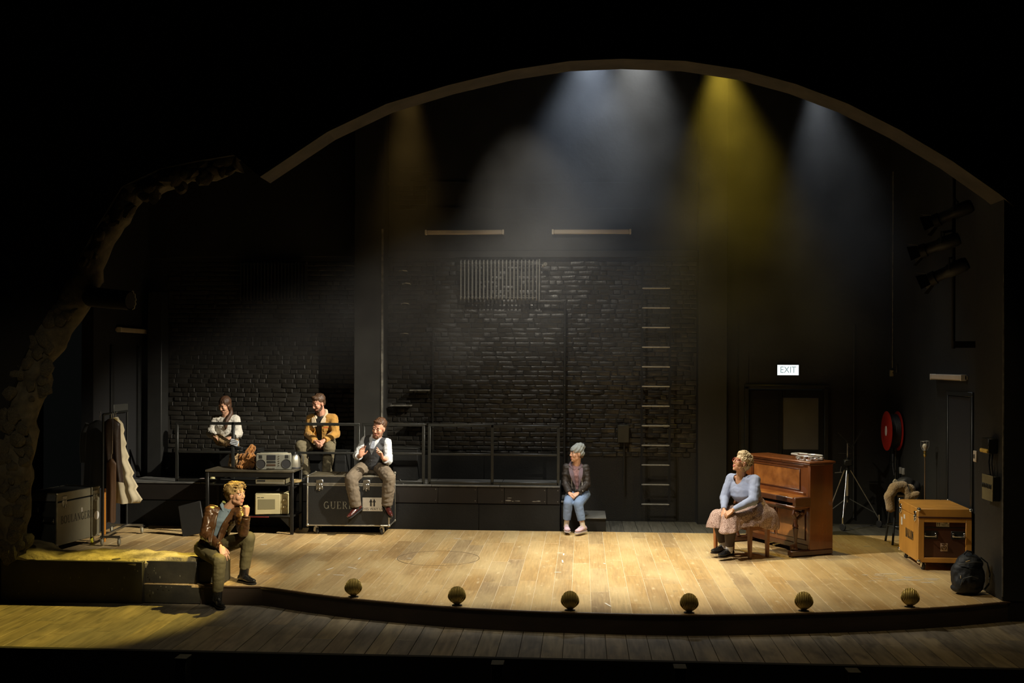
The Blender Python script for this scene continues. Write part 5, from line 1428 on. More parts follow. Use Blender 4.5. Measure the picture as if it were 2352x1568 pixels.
class Person:
    def __init__(s, label, J, fd, hu, hs, skin, base, fat=1.0, hands=(), eyes='open', nose=1.0, dangle=False, cat='person'):
        s.dangle = dangle; s.nose = nose
        s.J = {k: V(v) for k, v in J.items()}
        s.t = thing('person', label, cat, base)
        s.f = V(fd).normalized(); u = V(hu); s.u = (u - s.f * u.dot(s.f)).normalized(); s.l = s.u.cross(s.f)
        s.hs = hs; s.c = s.J['head']; s.skin, s.lip = skin; s.fat = fat
        J = s.J
        s.pel = (J['hL'] + J['hR']) / 2
        s.neck = J['neck']
        s.lat0 = (J['hL'] - J['hR']).normalized(); s.lat1 = (J['sL'] - J['sR']).normalized()
        s.body(hands)
        s.face(eyes)

    def H(s, l, f, u):
        return s.c + (s.l * l + s.f * f + s.u * u) * s.hs

    def ax(s):
        return (s.l, s.f, s.u)

    def spine(s, h):
        """centre, left axis, front axis of the trunk at height h (0 pelvis .. 1 neck)"""
        bend = s.J.get('mid', (s.pel + s.neck) / 2 )
        p = s.pel * (1 - h) ** 2 + (bend * 2 - (s.pel + s.neck) / 2) * 2 * h * (1 - h) + s.neck * h * h
        l = s.lat0.lerp(s.lat1, h).normalized()
        up = (s.neck - s.pel).normalized()
        f = l.cross(up).normalized()
        return p, l, f

    def trunk(s, mb, secs, n=28):
        rings = []
        for h, w, d, off in secs:
            p, l, f = s.spine(h)
            rings.append([p + f * off + l * math.cos(2 * PI * k / n) * w + f * math.sin(2 * PI * k / n) * d for k in range(n)])
        mb.loft(rings)

    def loc(s, p):
        ax = s.neck - s.pel
        h = (p - s.pel).dot(ax) / ax.length_squared
        c, l, f = s.spine(min(1.1, max(-.1, h)))
        return (p - c).dot(l), (p - c).dot(f), h

    def foot(s, q):
        a, t = s.J['a' + q], s.J['t' + q]
        d = t - a
        fwd = V((d.x, d.y, (d.z + .045) if s.dangle else 0)).normalized()
        up = (V((0, 0, 1)) - fwd * fwd.z).normalized()
        return up, fwd, up.cross(fwd)

    def body(s, hands):
        J = s.J; mb = MB(); k = s.fat; hs = s.hs
        s.trunk(mb, [(-.12, .10 * k, .08 * k, 0), (.05, .145 * k, .095 * k, 0), (.4, .125 * k, .085 * k, 0), (.75, .145 * k, .092 * k, .01), (.92, .10, .07, 0), (1.0, .05, .045, 0)])
        for q in 'LR':
            mb.cap(J['s' + q].lerp(s.neck, .35), .044, J['s' + q], .042)
            mb.cap(J['s' + q], .043 * k, J['e' + q], .036 * k).cap(J['e' + q], .038 * k, J['w' + q].lerp(J['e' + q], .25), .031 * k).cap(J['w' + q].lerp(J['e' + q], .25), .031 * k, J['w' + q], .023)
            mb.cap(J['h' + q], .078 * k, J['k' + q], .055 * k).cap(J['k' + q], .053 * k, J['k' + q].lerp(J['a' + q], .35), .052 * k).cap(J['k' + q].lerp(J['a' + q], .35), .052 * k, J['a' + q], .034)
            up, fwd, sd = s.foot(q)
            mb.cap(J['a' + q], .031, J['a' + q] - up * .04, .027).cap(J['a' + q] - up * .045, .022, J['a' + q] - up * .052 + fwd * .10, .014)
        mb.cap(s.neck - (s.neck - s.pel).normalized() * .03, .06 * hs, s.H(0, -.018, -.06), .053 * hs)
        a = s.ax(); E = lambda l, f, u, r: mb.ell(s.H(l, f, u), [x * hs for x in r], a, 18, 12)
        E(0, -.012, .035, (.073, .092, .086)); E(0, .022, -.02, (.060, .068, .084)); E(0, .034, -.066, (.048, .050, .044)); E(0, .064, -.098, (.021, .018, .016))
        nz = s.nose; mb.cap(s.H(0, .084, .022), .0078 * hs * nz, s.H(0, .084 + .022 * nz, -.020), .0112 * hs * nz, 10)
        for q in (-1, 1):
            E(q * .010, .078 + .019 * nz, -.027, (.008, .009, .007)); E(q * .033, .056, -.020, (.028, .027, .034)); E(q * .034, .070 + .004 * nz, .032, (.022, .011, .008))
            E(q * .074, -.006, -.004, (.010, .021, .033)); E(q * .040, .014, -.060, (.021, .032, .026))
        mb.cap(s.H(-.017, .083, -.058), .0068 * hs, s.H(.017, .083, -.058), .0068 * hs, 8).cap(s.H(-.013, .082, -.069), .0075 * hs, s.H(.013, .082, -.069), .0075 * hs, 8)
        for hd in hands: hand(mb, **hd)
        def paint(p):
            q = p - s.c
            l, f, u = q.dot(s.l) / hs, q.dot(s.f) / hs, q.dot(s.u) / hs
            return 1 if (f > .078 and -.077 < u < -.051 and abs(l) < .024) else 0
        s.bm = remesh('body', mb, [s.skin, s.lip], s.t, .0045, 3, paint=paint)

    def face(s, eyes):
        hs = s.hs; a = s.ax()
        for q in (-1, 1):
            c = s.H(q * .031, .072, .010)
            if eyes == 'open':
                e = MB().ell(c, .0125 * hs, a, 12, 8).build('eye', M['eye_white'], s.t, world=True)
                MB().ell(c + (s.f * .0085 + s.l * 0) * hs, (.0062 * hs,) * 3, a, 10, 6).build('iris', M['iris'], e, world=True)
                MB().tube([s.H(q * .016, .080, .012), s.H(q * .031, .087, .0205), s.H(q * .047, .076, .012)], .0022 * hs, 6).build('upper_lid', s.skin, e, world=True)
            else:
                MB().ell(c, (.0135 * hs, .0135 * hs, .0125 * hs), a, 12, 8).build('eyelid', s.skin, s.t, world=True)
                MB().tube([s.H(q * .018, .080, .004), s.H(q * .031, .086, .0), s.H(q * .046, .077, .004)], .0022 * hs, 6).build('lash_line', M['lash'], s.t, world=True)
            MB().tube([s.H(q * .013, .087, .034), s.H(q * .032, .087, .041), s.H(q * .052, .070, .034)], [.0035 * hs, .0045 * hs, .002 * hs], 6, flat=.6).build('eyebrow', s.brow if hasattr(s, 'brow') else M['brow'], s.t, world=True)

    # ---- clothes
    def trousers(s, m, r=(.105, .078, .078, .062), hemk=.92, amp=.006, name='trousers', seat=.13, knees=True, cut=None):
        J = s.J; mb = MB(); k = s.fat
        s.trunk(mb, [(-.16, .12 * k, .10 * k, 0), (-.02, .165 * k, .125 * k, 0), (.16, .15 * k, .115 * k, 0), (.26, .14 * k, .105 * k, 0)])
        for q in 'LR':
            kn, an = J['k' + q], J['a' + q]
            mb.cap(J['h' + q], r[0] * k, kn, r[1] * k).cap(kn, r[1] * k, kn.lerp(an, .4), r[2] * k)
            e = kn.lerp(an, hemk)
            mb.cyl(kn.lerp(an, .4), e, r[2] * k, r[3], 16)
        return remesh(name, mb, m, s.t, .008, 4, disp=s.folds(amp))

    def folds(s, amp, fr=9.0):
        o = V((s.c.x * 3, 1, 2))
        def d(p, n):
            a = noise.noise(V((p.x * fr, p.y * fr, p.z * fr * 1.8)) + o); b = noise.noise(p * fr * 2.6 + o)
            return n * amp * (1.4 * abs(a) - .3 + .5 * b)
        return d

    def top(s, m, name, secs, arm=(.068, .060, .048), to=1.0, amp=.006, collar=0, cut=None, voxel=.008, fr=10, sl='LR', thick=0.005, hem_open=True):
        J = s.J; mb = MB(); k = s.fat
        s.trunk(mb, secs)
        for q in sl:
            sh = J['s' + q]
            if to < 0:
                c_ = s.spine(.84)[0]; mb.cap(c_.lerp(sh, .35), .098 * k, c_.lerp(sh, .72), .088 * k); continue
            mb.cap(sh.lerp(s.spine(.82)[0], .4), arm[0] * 1.15 * k, sh, arm[0] * k).cap(sh, arm[0] * k, J['e' + q], arm[1] * k)
            if to > 0: mb.cyl(J['e' + q].lerp(sh, .02), J['e' + q].lerp(J['w' + q], to), arm[1] * k, arm[2], 16).ell(J['e' + q], arm[1] * k * 1.02, None, 14, 10)
        o = remesh(name, mb, m, s.t, voxel, 4, disp=s.folds(amp, fr))
        if cut:
            me = o.data; bm = bmesh.new(); bm.from_mesh(me)
            dead = [f for f in bm.faces if cut(*s.loc(f.calc_center_median()))]
            bmesh.ops.delete(bm, geom=dead, context='FACES')
            s.even_rim(bm)
            bm.to_mesh(me); bm.free()
        return o

    @staticmethod
    def even_rim(bm, it=8):
        rim = [v for v in bm.verts if v.is_boundary]
        for _ in range(it):
            new = {}
            for v in rim:
                nb = [e.other_vert(v).co for e in v.link_edges if e.is_boundary]
                if len(nb) == 2: new[v] = v.co * .4 + (nb[0] + nb[1]) * .3
            for v, c in new.items(): v.co = c

    def surf(s, o):
        me = o.data
        return BVHTree.FromPolygons([v.co for v in me.vertices], [p.vertices for p in me.polygons])

    def on(s, bvh, x, h, lift=.003):
        c, l, f = s.spine(h)
        hit = bvh.ray_cast(c + l * x + f * .6, -f)
        return (hit[0] + f * lift) if hit[0] else c + l * x + f * .13

    def strip(s, bvh, pts, w, m, name, parent=None, lift=.004, thick=.006):
        """flat band lying on the front of a garment along (x, h) points"""
        P = [s.on(bvh, x, h, lift) for x, h in pts]
        f = s.spine(.6)[2]
        mb = MB(); rings = []
        for i, p in enumerate(P):
            t = (P[min(i + 1, len(P) - 1)] - P[max(i - 1, 0)]).normalized(); sd = t.cross(f).normalized()
            ww = (w[i] if isinstance(w, (list, tuple)) else w) / 2
            rings.append([p - sd * ww, p + sd * ww, p + sd * ww + f * thick, p - sd * ww + f * thick])
        mb.loft(rings)
        return mb.build(name, m, parent or s.t, world=True)

    def shoe(s, q, m, sole, boot=0.0, W=.046, name='shoe', lace=None, Lx=1.0):
        a = s.J['a' + q]
        up, fwd, sd = s.foot(q)
        drop = .075
        hl = a - up * drop
        P = lambda x, y, z: hl + sd * x + fwd * (y * Lx) + up * z
        mb = MB(); rings = []
        for y, w, h, z0 in ((-.085, .022, .05, .012), (-.07, .034, .075, .008), (-.03, .038, .09, .008), (.02, .038, .088, .008), (.06, .042, .075, .008), (.11, W, .062, .008), (.15, W * .98, .052, .008), (.185, W * .72, .044, .012), (.205, W * .35, .032, .018)):
            rings.append([P(w * math.cos(b) * (1 if math.sin(b) < .2 else .86), y, z0 + h * .5 + h * .5 * math.sin(b)) for b in [2 * PI * k / 16 for k in range(16)]])
        mb.loft(rings)
        if boot: mb.cyl(P(0, .0, .05), P(0, .0, .06) + (s.J['k' + q] - a).normalized() * (boot + .02), .054, .055, 16)
        o = remesh(name, mb, m, s.t, .005, 3)
        so = MB(); sr = []
        for y, w in ((-.087, .02), (-.073, .034), (-.03, .038), (.03, .037), (.08, .041), (.13, W + .001), (.17, W * .97), (.193, W * .68), (.206, W * .3)): sr.append((y, w))
        out = [(w, y) for y, w in sr] + [(-w, y) for y, w in sr[::-1]]
        so.prism(out, P(0, 0, -.004), sd, fwd * Lx, up * .015)
        so.build('sole', sole, o, world=True)
        if lace:
            for k in range(4):
                y = .045 + k * .022
                MB().tube([P(-.022, y, .088 - .006 * k), P(0, y + .004, .096 - .006 * k), P(.022, y, .088 - .006 * k)], .0032, 6).build('lace', lace, o, world=True)
        return o

    def sock(s, q, m, r=.042, l0=0.0, l1=.16, name='sock'):
        a = s.J['a' + q]; d = (s.J['k' + q] - a).normalized()
        return MB().tube([a - d * .03, a + d * (l0 + .02), a + d * l1], [r, r * .98, r * 1.05], 18).build(name, m, s.t, world=True)

    def hair_cap(s, m, extra=(), scale=1.0, voxel=.006, amp=.008, fr=40, front=.0, name='hair', up=0.0):
        mb = MB(); a = s.ax(); k = s.hs * scale * 1.05
        mb.ell(s.H(0, -.026 + front, .050 + up), (.080 * k, .094 * k, .082 * k), a, 22, 14).ell(s.H(0, -.055, .0), (.070 * k, .058 * k, .075 * k), a, 18, 12)
        for (l, f, u, r) in extra: mb.ell(s.H(l, f, u), [x * s.hs for x in r] if isinstance(r, (tuple, list)) else r * s.hs, a, 14, 10)
        o = V((s.c.x, 0, 0))
        def d(p, n):
            q = p - s.c
            return n * amp * (noise.noise(V((q.dot(s.l) * fr * 1.6, q.dot(s.f) * fr * .5, q.dot(s.u) * fr * .5)) + o) + .4 * noise.noise(p * fr * 2))
        return remesh(name, mb, m, s.t, voxel, 2, disp=d)


M['eye_white'] = mat('eye_white', (.7, .66, .6), .3)
M['iris'] = mat('iris', (.03, .02, .012), .2)
M['lash'] = mat('lash', (.02, .014, .01), .6)
M['brow'] = mat('brow_brown', (.07, .04, .02), .7)
SK_F = skin_mat('fair_skin', (.60, .34, .22), (.46, .19, .14))
SK_R = skin_mat('ruddy_skin', (.60, .31, .21), (.42, .15, .12))
SK_B = skin_mat('tan_skin', (.50, .265, .15), (.38, .13, .10))
M['boot'] = mat('black_boot_leather', (.010, .010, .010), .22, coat=.5, bump=.1, bscale=30)
M['leather'] = mat('brown_leather', (.075, .035, .013), .30, var=.5, vscale=12, bump=.45, bscale=26, bdist=.012, coat=.35, col2=(.045, .018, .008))
M['olive'] = mat('olive_twill', (.135, .115, .052), .8, var=.3, vscale=9, bump=.2, bscale=60)
M['denim_shirt'] = mat('blue_shirt', (.135, .19, .24), .8, var=.25, vscale=12, bump=.15, bscale=70)
M['zip'] = mat('zip_metal', (.65, .62, .5), .3, metal=.9)

# ---------------- 1. woman in the leather jacket
p1 = Person('person in a brown leather jacket sitting on the stone ledge, hand at mouth',
    dict(hR=(-4.403, 1.27, 0.382), hL=(-4.263, 1.33, 0.39), kR=(-4.073, 0.88, 0.316), kL=(-3.814, 1.12, 0.536), aR=(-4.121, 0.95, -0.127), aL=(-3.905, 1.22, 0.086), tR=(-4.003, 0.78, -0.171), tL=(-3.756, 1.12, 0.038),
         neck=(-4.11, 1.27, 0.853), sR=(-4.299, 1.22, 0.821), sL=(-3.969, 1.25, 0.812), eR=(-4.325, 1.12, 0.564), eL=(-3.844, 1.02, 0.621), wR=(-4.091, 0.96, 0.464), wL=(-3.785, 0.94, 0.807), head=(-3.996, 1.22, 1.022)),
    (.93, -.36, -.04), (-.05, -.05, 1), 1.10, SK_F, (-4.273, 1.114, -0.22), .98, nose=.82,
    hands=[dict(w=(-4.078, 0.95, 0.456), d=(.50, -.35, -.80), n=(-.2, .5, -.5), side='R', curl=((.25, .35, .3), (.3, .4, .3), (.35, .4, .3), (.4, .4, .3)), s=1.08),
           dict(w=(-3.786, 0.945, 0.821), d=(.06, .12, 1), n=(-.9, .3, .1), side='L', curl=((.9, 1.1, .6), (1.0, 1.1, .6), (1.05, 1.1, .6), (1.1, 1.1, .6)), s=1.02, thumb=.7)])
jk = p1.top(M['leather'], 'leather_jacket', [(-.08, .165, .125, 0), (.1, .165, .13, .01), (.4, .155, .125, .012), (.7, .185, .135, .015), (.88, .165, .115, .005), (.98, .10, .085, 0), (1.03, .07, .065, 0)], (.074, .064, .046), .97, .007,
            cut=lambda x, y, h: 0 < y < .175 and h > .22 and abs(x + .01) < .010 + .062 * (h - .22), fr=13)
p1.top(M['denim_shirt'], 'shirt', [(-.1, .155, .115, 0), (.05, .158, .115, 0), (.4, .142, .112, .01), (.75, .162, .122, .016), (.93, .105, .085, .01), (1.06, .062, .058, .005)], to=0, arm=(.055, .045, .04), amp=.004)
b = p1.surf(jk)
for sgn in (-1, 1):
    p1.strip(b, [(-.01 + sgn * (.042 + .048 * v), .32 + .60 * v) for v in [i / 8 for i in range(9)]], [.02, .035, .05, .06, .068, .072, .065, .055, .04], M['leather'], 'lapel', jk, .001, .012)
    MB().tube([p1.on(b, -.01 + sgn * (.026 + .044 * v), .24 + .66 * v, .006) for v in [i / 8 for i in range(9)]], .0032, 6).build('zip', M['zip'], jk, world=True)
    MB().tube([p1.spine(1.0)[0] + p1.spine(1.0)[1] * sgn * .02 + p1.spine(1.0)[2] * .075 + V((0, 0, -.02)), p1.spine(1.02)[0] + p1.spine(1.0)[1] * sgn * .062 + p1.spine(1.0)[2] * .03 + V((0, 0, .03)), p1.spine(1.04)[0] + p1.spine(1.0)[1] * sgn * .055 - p1.spine(1.0)[2] * .03 + V((0, 0, .05))], [.02, .026, .02], 8, flat=.45).build('shirt_collar', M['denim_shirt'], p1.t, world=True)
for sgn in (-1, 1):
    q = p1.J['sL' if sgn > 0 else 'sR']
    dn = lambda p: (b.ray_cast(p + V((0, 0, .4)), V((0, 0, -1)))[0] or p) + V((0, 0, .004))
    MB().tube([dn(q.lerp(p1.neck, w)) for w in (-.05, .12, .28, .42)], [.018, .022, .022, .014], 8, flat=.3).build('epaulette', M['leather'], jk, world=True)
for (x, h) in ((.07, .62), (-.10, .62), (.10, .5)): MB().ell(p1.on(b, x, h, .010), .0055, None, 8, 6).build('stud', M['zip'], jk, world=True)
p1.trousers(M['olive'], (.108, .080, .074, .060), .80, .004)
for q in 'LR':
    bt = p1.shoe(q, M['boot'], M['rubber'], .20, .048, 'boot', M['boot'])
hairm = mat('dark_blond_hair', (.35, .245, .10), .58, var=.6, vscale=30, col2=(.17, .10, .03))
h1 = p1.hair_cap(hairm, [(0, -.10, .05, (.055, .045, .05)), (.0, -.095, -.01, (.05, .04, .045)), (0, .03, .092, (.06, .05, .03))], 1.04, amp=.012, fr=34)
rr = random.Random(3)
wv = MB()
for k in range(34):
    a = rr.uniform(-1.25, 1.25); st = rr.uniform(.02, .09)
    pts = []
    for i in range(9):
        v = i / 8
        f = .075 - .19 * v; wob = .007 * math.sin(v * 13 + k)
        up = (.10 - .05 * abs(a) - .10 * v * v) + wob
        pts.append(p1.H(math.sin(a) * (.078 + .006 * math.sin(v * 9 + k)), f, .035 + math.cos(a) * (.098 - .045 * max(0, v - .6) * 2) + wob - .02 * v))
    wv.tube(pts, [.004, .009, .011, .011, .011, .010, .009, .008, .004], 6)
for k in range(16):
    c = p1.H(rr.uniform(-.04, .04), -.115 + rr.uniform(-.03, .03), .045 + rr.uniform(-.05, .05))
    wv.torus(c, .020 * rr.uniform(.7, 1.2), .007, (rr.uniform(-1, 1), rr.uniform(-1, 1), rr.uniform(-1, 1)), 10, 5)
tag(wv.build('hair_waves', hairm, h1, world=True, smooth=180), kind='stuff')
MB().torus(p1.J['wL'] + V((0, .0, .0)), .033, .008, (0.05, .1, 1), 16, 6).build('bracelet', M['leather'], p1.t, world=True)

# ---------------- 2. man in the waistcoat on the flight case
M['white_shirt'] = mat('white_cotton', (.50, .53, .56), .75, var=.08, vscale=8, bump=.15, bscale=40)
M['vest'] = mat('charcoal_waistcoat', (.030, .032, .036), .75, var=.3, vscale=40)
M['taupe'] = mat('taupe_wool', (.135, .105, .07), .85, var=.25, vscale=10, bump=.2, bscale=70)
M['oxblood'] = mat('oxblood_leather', (.055, .012, .009), .18, coat=.6)
p2 = Person('person in a grey waistcoat and white shirt seated on the flight case, both hands raised',
    dict(hR=(-3.266, 5.08, 0.982), hL=(-3.041, 5.08, 0.984), kR=(-3.388, 4.66, 0.848), kL=(-2.82, 4.66, 0.866), aR=(-3.321, 4.72, 0.425), aL=(-2.865, 4.74, 0.453), tR=(-3.403, 4.62, 0.315), tL=(-2.788, 4.64, 0.333),
         neck=(-3.078, 4.99, 1.429), sR=(-3.249, 5.02, 1.38), sL=(-2.91, 4.97, 1.36), eR=(-3.353, 4.95, 1.163), eL=(-2.877, 4.9, 1.1), wR=(-3.253, 4.72, 1.17), wL=(-2.928, 4.68, 1.157), head=(-3.024, 4.91, 1.578)),
    (-.30, -.92, -.26), (.20, -.15, 1), 1.15, SK_R, (-3.171, 5.139, 0.885), 1.04, eyes='closed', dangle=True,
    hands=[dict(w=(-3.251, 4.71, 1.177), d=(.22, -.30, .93), n=(.55, -.80, 0), side='R', curl=((.12, .12, .1), (.15, .15, .1), (.22, .2, .1), (.3, .25, .1)), spread=.05, s=1.08, thumb=.2),
           dict(w=(-2.926, 4.67, 1.165), d=(-.18, -.45, .85), n=(-.75, -.60, 0), side='L', curl=((.15, .15, .1), (.35, .4, .3), (.5, .5, .3), (.6, .5, .3)), spread=.06, s=1.08, thumb=.3)])
sh2 = p2.top(M['white_shirt'], 'shirt', [(.05, .15, .12, 0), (.4, .155, .122, .01), (.72, .175, .13, .012), (.9, .14, .105, .005), (1.02, .068, .066, .004)], (.068, .064, .055), .42, .009, fr=13)
vs2 = p2.top(M['vest'], 'waistcoat', [(-.02, .165, .135, 0), (.12, .168, .14, .008), (.4, .166, .140, .014), (.7, .182, .152, .020), (.88, .140, .124, .010), (.98, .095, .09, 0)], (.05, .03, .03), -1, .003,
             cut=lambda x, y, h: (y > 0 and h > .50 and abs(x) < .135 * (h - .50) * 1.25) or (abs(x) > .160 and h > .60) or h > 1.08)
b = p2.surf(vs2)
for k in range(4): MB().ell(p2.on(b, 0, .12 + k * .1, .004), .006, None, 8, 6).build('button', M['steel_black'], vs2, world=True)
for sgn in (-1, 1):
    c, l, f = p2.spine(1.0)
    MB().tube([c + f * .075 + l * sgn * .018 + V((0, 0, -.045)), c + l * sgn * .06 + f * .045 + V((0, 0, .0)), c + l * sgn * .062 - f * .02 + V((0, 0, .035))], [.018, .024, .02], 8, flat=.4).build('shirt_collar', M['white_shirt'], sh2, world=True)
bs2 = p2.surf(sh2)
p2.strip(bs2, [(0, .97 - .3 * v) for v in [i / 5 for i in range(6)]], [.035, .04, .05, .055, .05, .03], mat('cravat', (.30, .33, .40), .6, var=.5, vscale=60), 'cravat', sh2, .004, .012)
for q in 'LR':
    e, w = p2.J['e' + q], p2.J['w' + q]
    MB().tube([e.lerp(w, .34), e.lerp(w, .40), e.lerp(w, .46)], [.060, .063, .058], 16).build('rolled_cuff', M['white_shirt'], sh2, world=True)
p2.trousers(M['taupe'], (.118, .092, .092, .082), .98, .010)
for q in 'LR':
    p2.shoe(q, M['oxblood'], M['rubber'], 0, .042, 'shoe', M['oxblood']); p2.sock(q, M['rubber'], .042, 0, .12)
hm2 = mat('auburn_brown_hair', (.085, .038, .016), .58, var=.5, vscale=40)
p2.hair_cap(hm2, [(0, .045, .10, (.06, .03, .022))], 1.0, amp=.008, fr=45, front=-.012)
def beard(p, m, th=.008):
    mb = MB(); a = p.ax(); hs = p.hs
    for (l, f, u, r) in ((0, .063, -.100, (.029, .023, .021)), (-.028, .052, -.088, (.022, .026, .024)), (.028, .052, -.088, (.022, .026, .024)), (-.041, .036, -.076, (.019, .026, .026)), (.041, .036, -.076, (.019, .026, .026)), (-.050, .016, -.060, (.017, .026, .030)), (.050, .016, -.060, (.017, .026, .030)), (-.062, .004, -.034, (.012, .016, .026)), (.062, .004, -.034, (.012, .016, .026)), (-.011, .084, -.047, (.012, .005, .004)), (.011, .084, -.047, (.012, .005, .004)), (0, .076, -.086, (.012, .009, .006))):
        mb.ell(p.H(l, f, u), [x * hs for x in r], a, 12, 8)
    return remesh('beard', mb, m, p.t, .005, 1, disp=lambda q, n: n * .003 * noise.noise(q * 120))
beard(p2, mat('auburn_beard', (.24, .12, .07), .7, var=.4, vscale=80))

# ---------------- 3. person in the beanie
M['denim'] = mat('washed_denim', (.165, .235, .385), .85, var=.35, vscale=7, bump=.2, bscale=90, col2=(.10, .165, .255))
M['brown_jacket'] = mat('dark_brown_jacket', (.026, .019, .015), .6, var=.35, vscale=14, bump=.25, bscale=30)
M['mauve'] = mat('mauve_hood', (.17, .125, .155), .9, var=.2, vscale=30)
M['pink_print'] = mat('pink_print_shirt', (.34, .20, .21), .8, var=.9, vscale=38, col2=(.12, .06, .07))
p3 = Person('person in a grey beanie and blue jeans sitting on the step, looking left',
    dict(hR=(-0.157, 5.62, 0.54), hL=(0.037, 5.62, 0.543), kR=(-0.204, 5.16, 0.464), kL=(-0.054, 5.14, 0.456), aR=(-0.23, 5.22, 0.123), aL=(0.018, 5.14, 0.119), tR=(-0.207, 5.04, 0.059), tL=(-0.052, 5.02, 0.058),
         neck=(-0.098, 5.56, 0.989), sR=(-0.238, 5.56, 0.96), sL=(0.055, 5.57, 0.956), eR=(-0.256, 5.53, 0.71), eL=(0.083, 5.53, 0.707), wR=(-0.187, 5.3, 0.591), wL=(-0.062, 5.28, 0.595), head=(-0.085, 5.5, 1.174)),
    (-.86, -.50, .02), (.02, 0, 1), 1.06, SK_F, (-0.105, 5.181, 0), .92, nose=.85,
    hands=[dict(w=(-0.187, 5.29, 0.593), d=(.75, -.55, -.35), n=(.15, .5, -.8), side='R', curl=(.5, .7, .4), s=.98),
           dict(w=(-0.062, 5.27, 0.596), d=(-.75, -.55, -.35), n=(-.15, .5, -.8), side='L', curl=(.5, .7, .4), s=.98)])
p3.top(M['pink_print'], 'print_shirt', [(-.1, .14, .11, 0), (.05, .145, .11, 0), (.4, .136, .11, .01), (.75, .155, .12, .014), (.93, .10, .08, .008), (1.05, .062, .058, .004)], to=0, arm=(.05, .045, .04), amp=.004)
j3 = p3.top(M['brown_jacket'], 'jacket', [(-.14, .185, .14, 0), (.05, .168, .135, .005), (.4, .155, .125, .01), (.72, .178, .135, .014), (.9, .15, .105, .004), (1.0, .085, .08, 0)], (.068, .060, .050), .95, .009,
            cut=lambda x, y, h: 0 < y < .175 and h > .15 and abs(x) < .012 + .07 * max(0, h - .15))
b = p3.surf(j3)
hd3 = MB()
for sgn in (-1, 1):
    p3.strip(b, [(sgn * (.035 + .05 * v), .42 + .55 * v) for v in [i / 8 for i in range(9)]], [.012, .025, .035, .045, .055, .06, .06, .055, .045], M['mauve'], 'hood_edge', j3, .0, .012)
    MB().tube([p3.on(b, sgn * (.015 + .065 * v), .16 + .75 * v, .005) for v in [i / 8 for i in range(9)]], .0028, 6).build('zip', M['zip'], j3, world=True)
    MB().tube([p3.on(b, sgn * .075, .72, .008), p3.on(b, sgn * .078, .5, .009), p3.on(b, sgn * .08, .28, .010)], .003, 6).build('drawcord', mat('pale_cord', (.6, .56, .5), .7) if sgn < 0 else bpy.data.materials['pale_cord'], j3, world=True)
c, l, f = p3.spine(.98)
hb = MB().tube([c + l * .045 + f * .085 + V((0, 0, -.03)), c + l * .085 + f * .03 + V((0, 0, .015)), c + l * .06 - f * .055 + V((0, 0, .035)), c - f * .08 + V((0, 0, .035)), c - l * .06 - f * .055 + V((0, 0, .035)), c - l * .085 + f * .03 + V((0, 0, .015)), c - l * .045 + f * .085 + V((0, 0, -.03))], [.02, .032, .036, .038, .036, .032, .02], 10, flat=.8)
remesh('hood', hb, M['mauve'], j3, .008, 4, disp=p3.folds(.008, 16))
for sgn in (-1, 1):
    MB().tube([c + f * .085 + l * sgn * .014 + V((0, 0, -.035)), c + l * sgn * .05 + f * .06 + V((0, 0, -.005)), c + l * sgn * .058 + V((0, 0, .03))], [.014, .018, .014], 8, flat=.4).build('shirt_collar', M['pink_print'], p3.t, world=True)
p3.trousers(M['denim'], (.105, .080, .072, .060), .74, .0045)
stripe = mat('coral_stripe', (.62, .24, .12), .85); wsock = mat('cream_sock', (.66, .58, .48), .9, bump=.3, bscale=120)
for q in 'LR':
    sk = p3.sock(q, wsock, .039, 0, .15)
    a_ = p3.J['a' + q]; d_ = (p3.J['k' + q] - a_).normalized()
    for z in (.085, .118): MB().cyl(a_ + d_ * z, a_ + d_ * (z + .018), .0425, .0425, 18).build('sock_stripe', stripe, sk, world=True)
    p3.shoe(q, mat('pink_canvas', (.62, .46, .54), .8, bump=.1, bscale=100) if q == 'L' else bpy.data.materials['pink_canvas'], mat('white_rubber', (.66, .6, .62), .5) if q == 'L' else bpy.data.materials['white_rubber'], 0, .046, 'sneaker', bpy.data.materials['white_rubber'])
bnm = mat('grey_knit', (.30, .325, .32), .95, var=.2, vscale=60, bump=.5, bscale=110, bdist=.006)
mb = MB(); a = p3.ax(); hs = p3.hs
mb.ell(p3.H(0, -.012, .062), [x * hs for x in (.088, .104, .075)], a, 24, 14).ell(p3.H(0, -.045, .10), [x * hs for x in (.075, .075, .062)], a, 20, 12).ell(p3.H(0, -.085, .098), [x * hs for x in (.055, .05, .055)], a, 16, 10).ell(p3.H(0, -.05, .015), [x * hs for x in (.086, .070, .062)], a, 18, 10)
remesh('beanie', mb, bnm, p3.t, .006, 4, disp=lambda p, n: n * (.006 * math.sin((p - p3.c).dot(p3.u) * 90 + (p - p3.c).dot(p3.f) * 110) * .6 + .006 * noise.noise(p * 18)))
mb = MB().ell(p3.H(.0, -.06, -.03), [x * hs for x in (.072, .045, .04)], a, 14, 10)
remesh('hair', mb, mat('short_brown_hair', (.09, .045, .02), .6), p3.t, .006, 2)

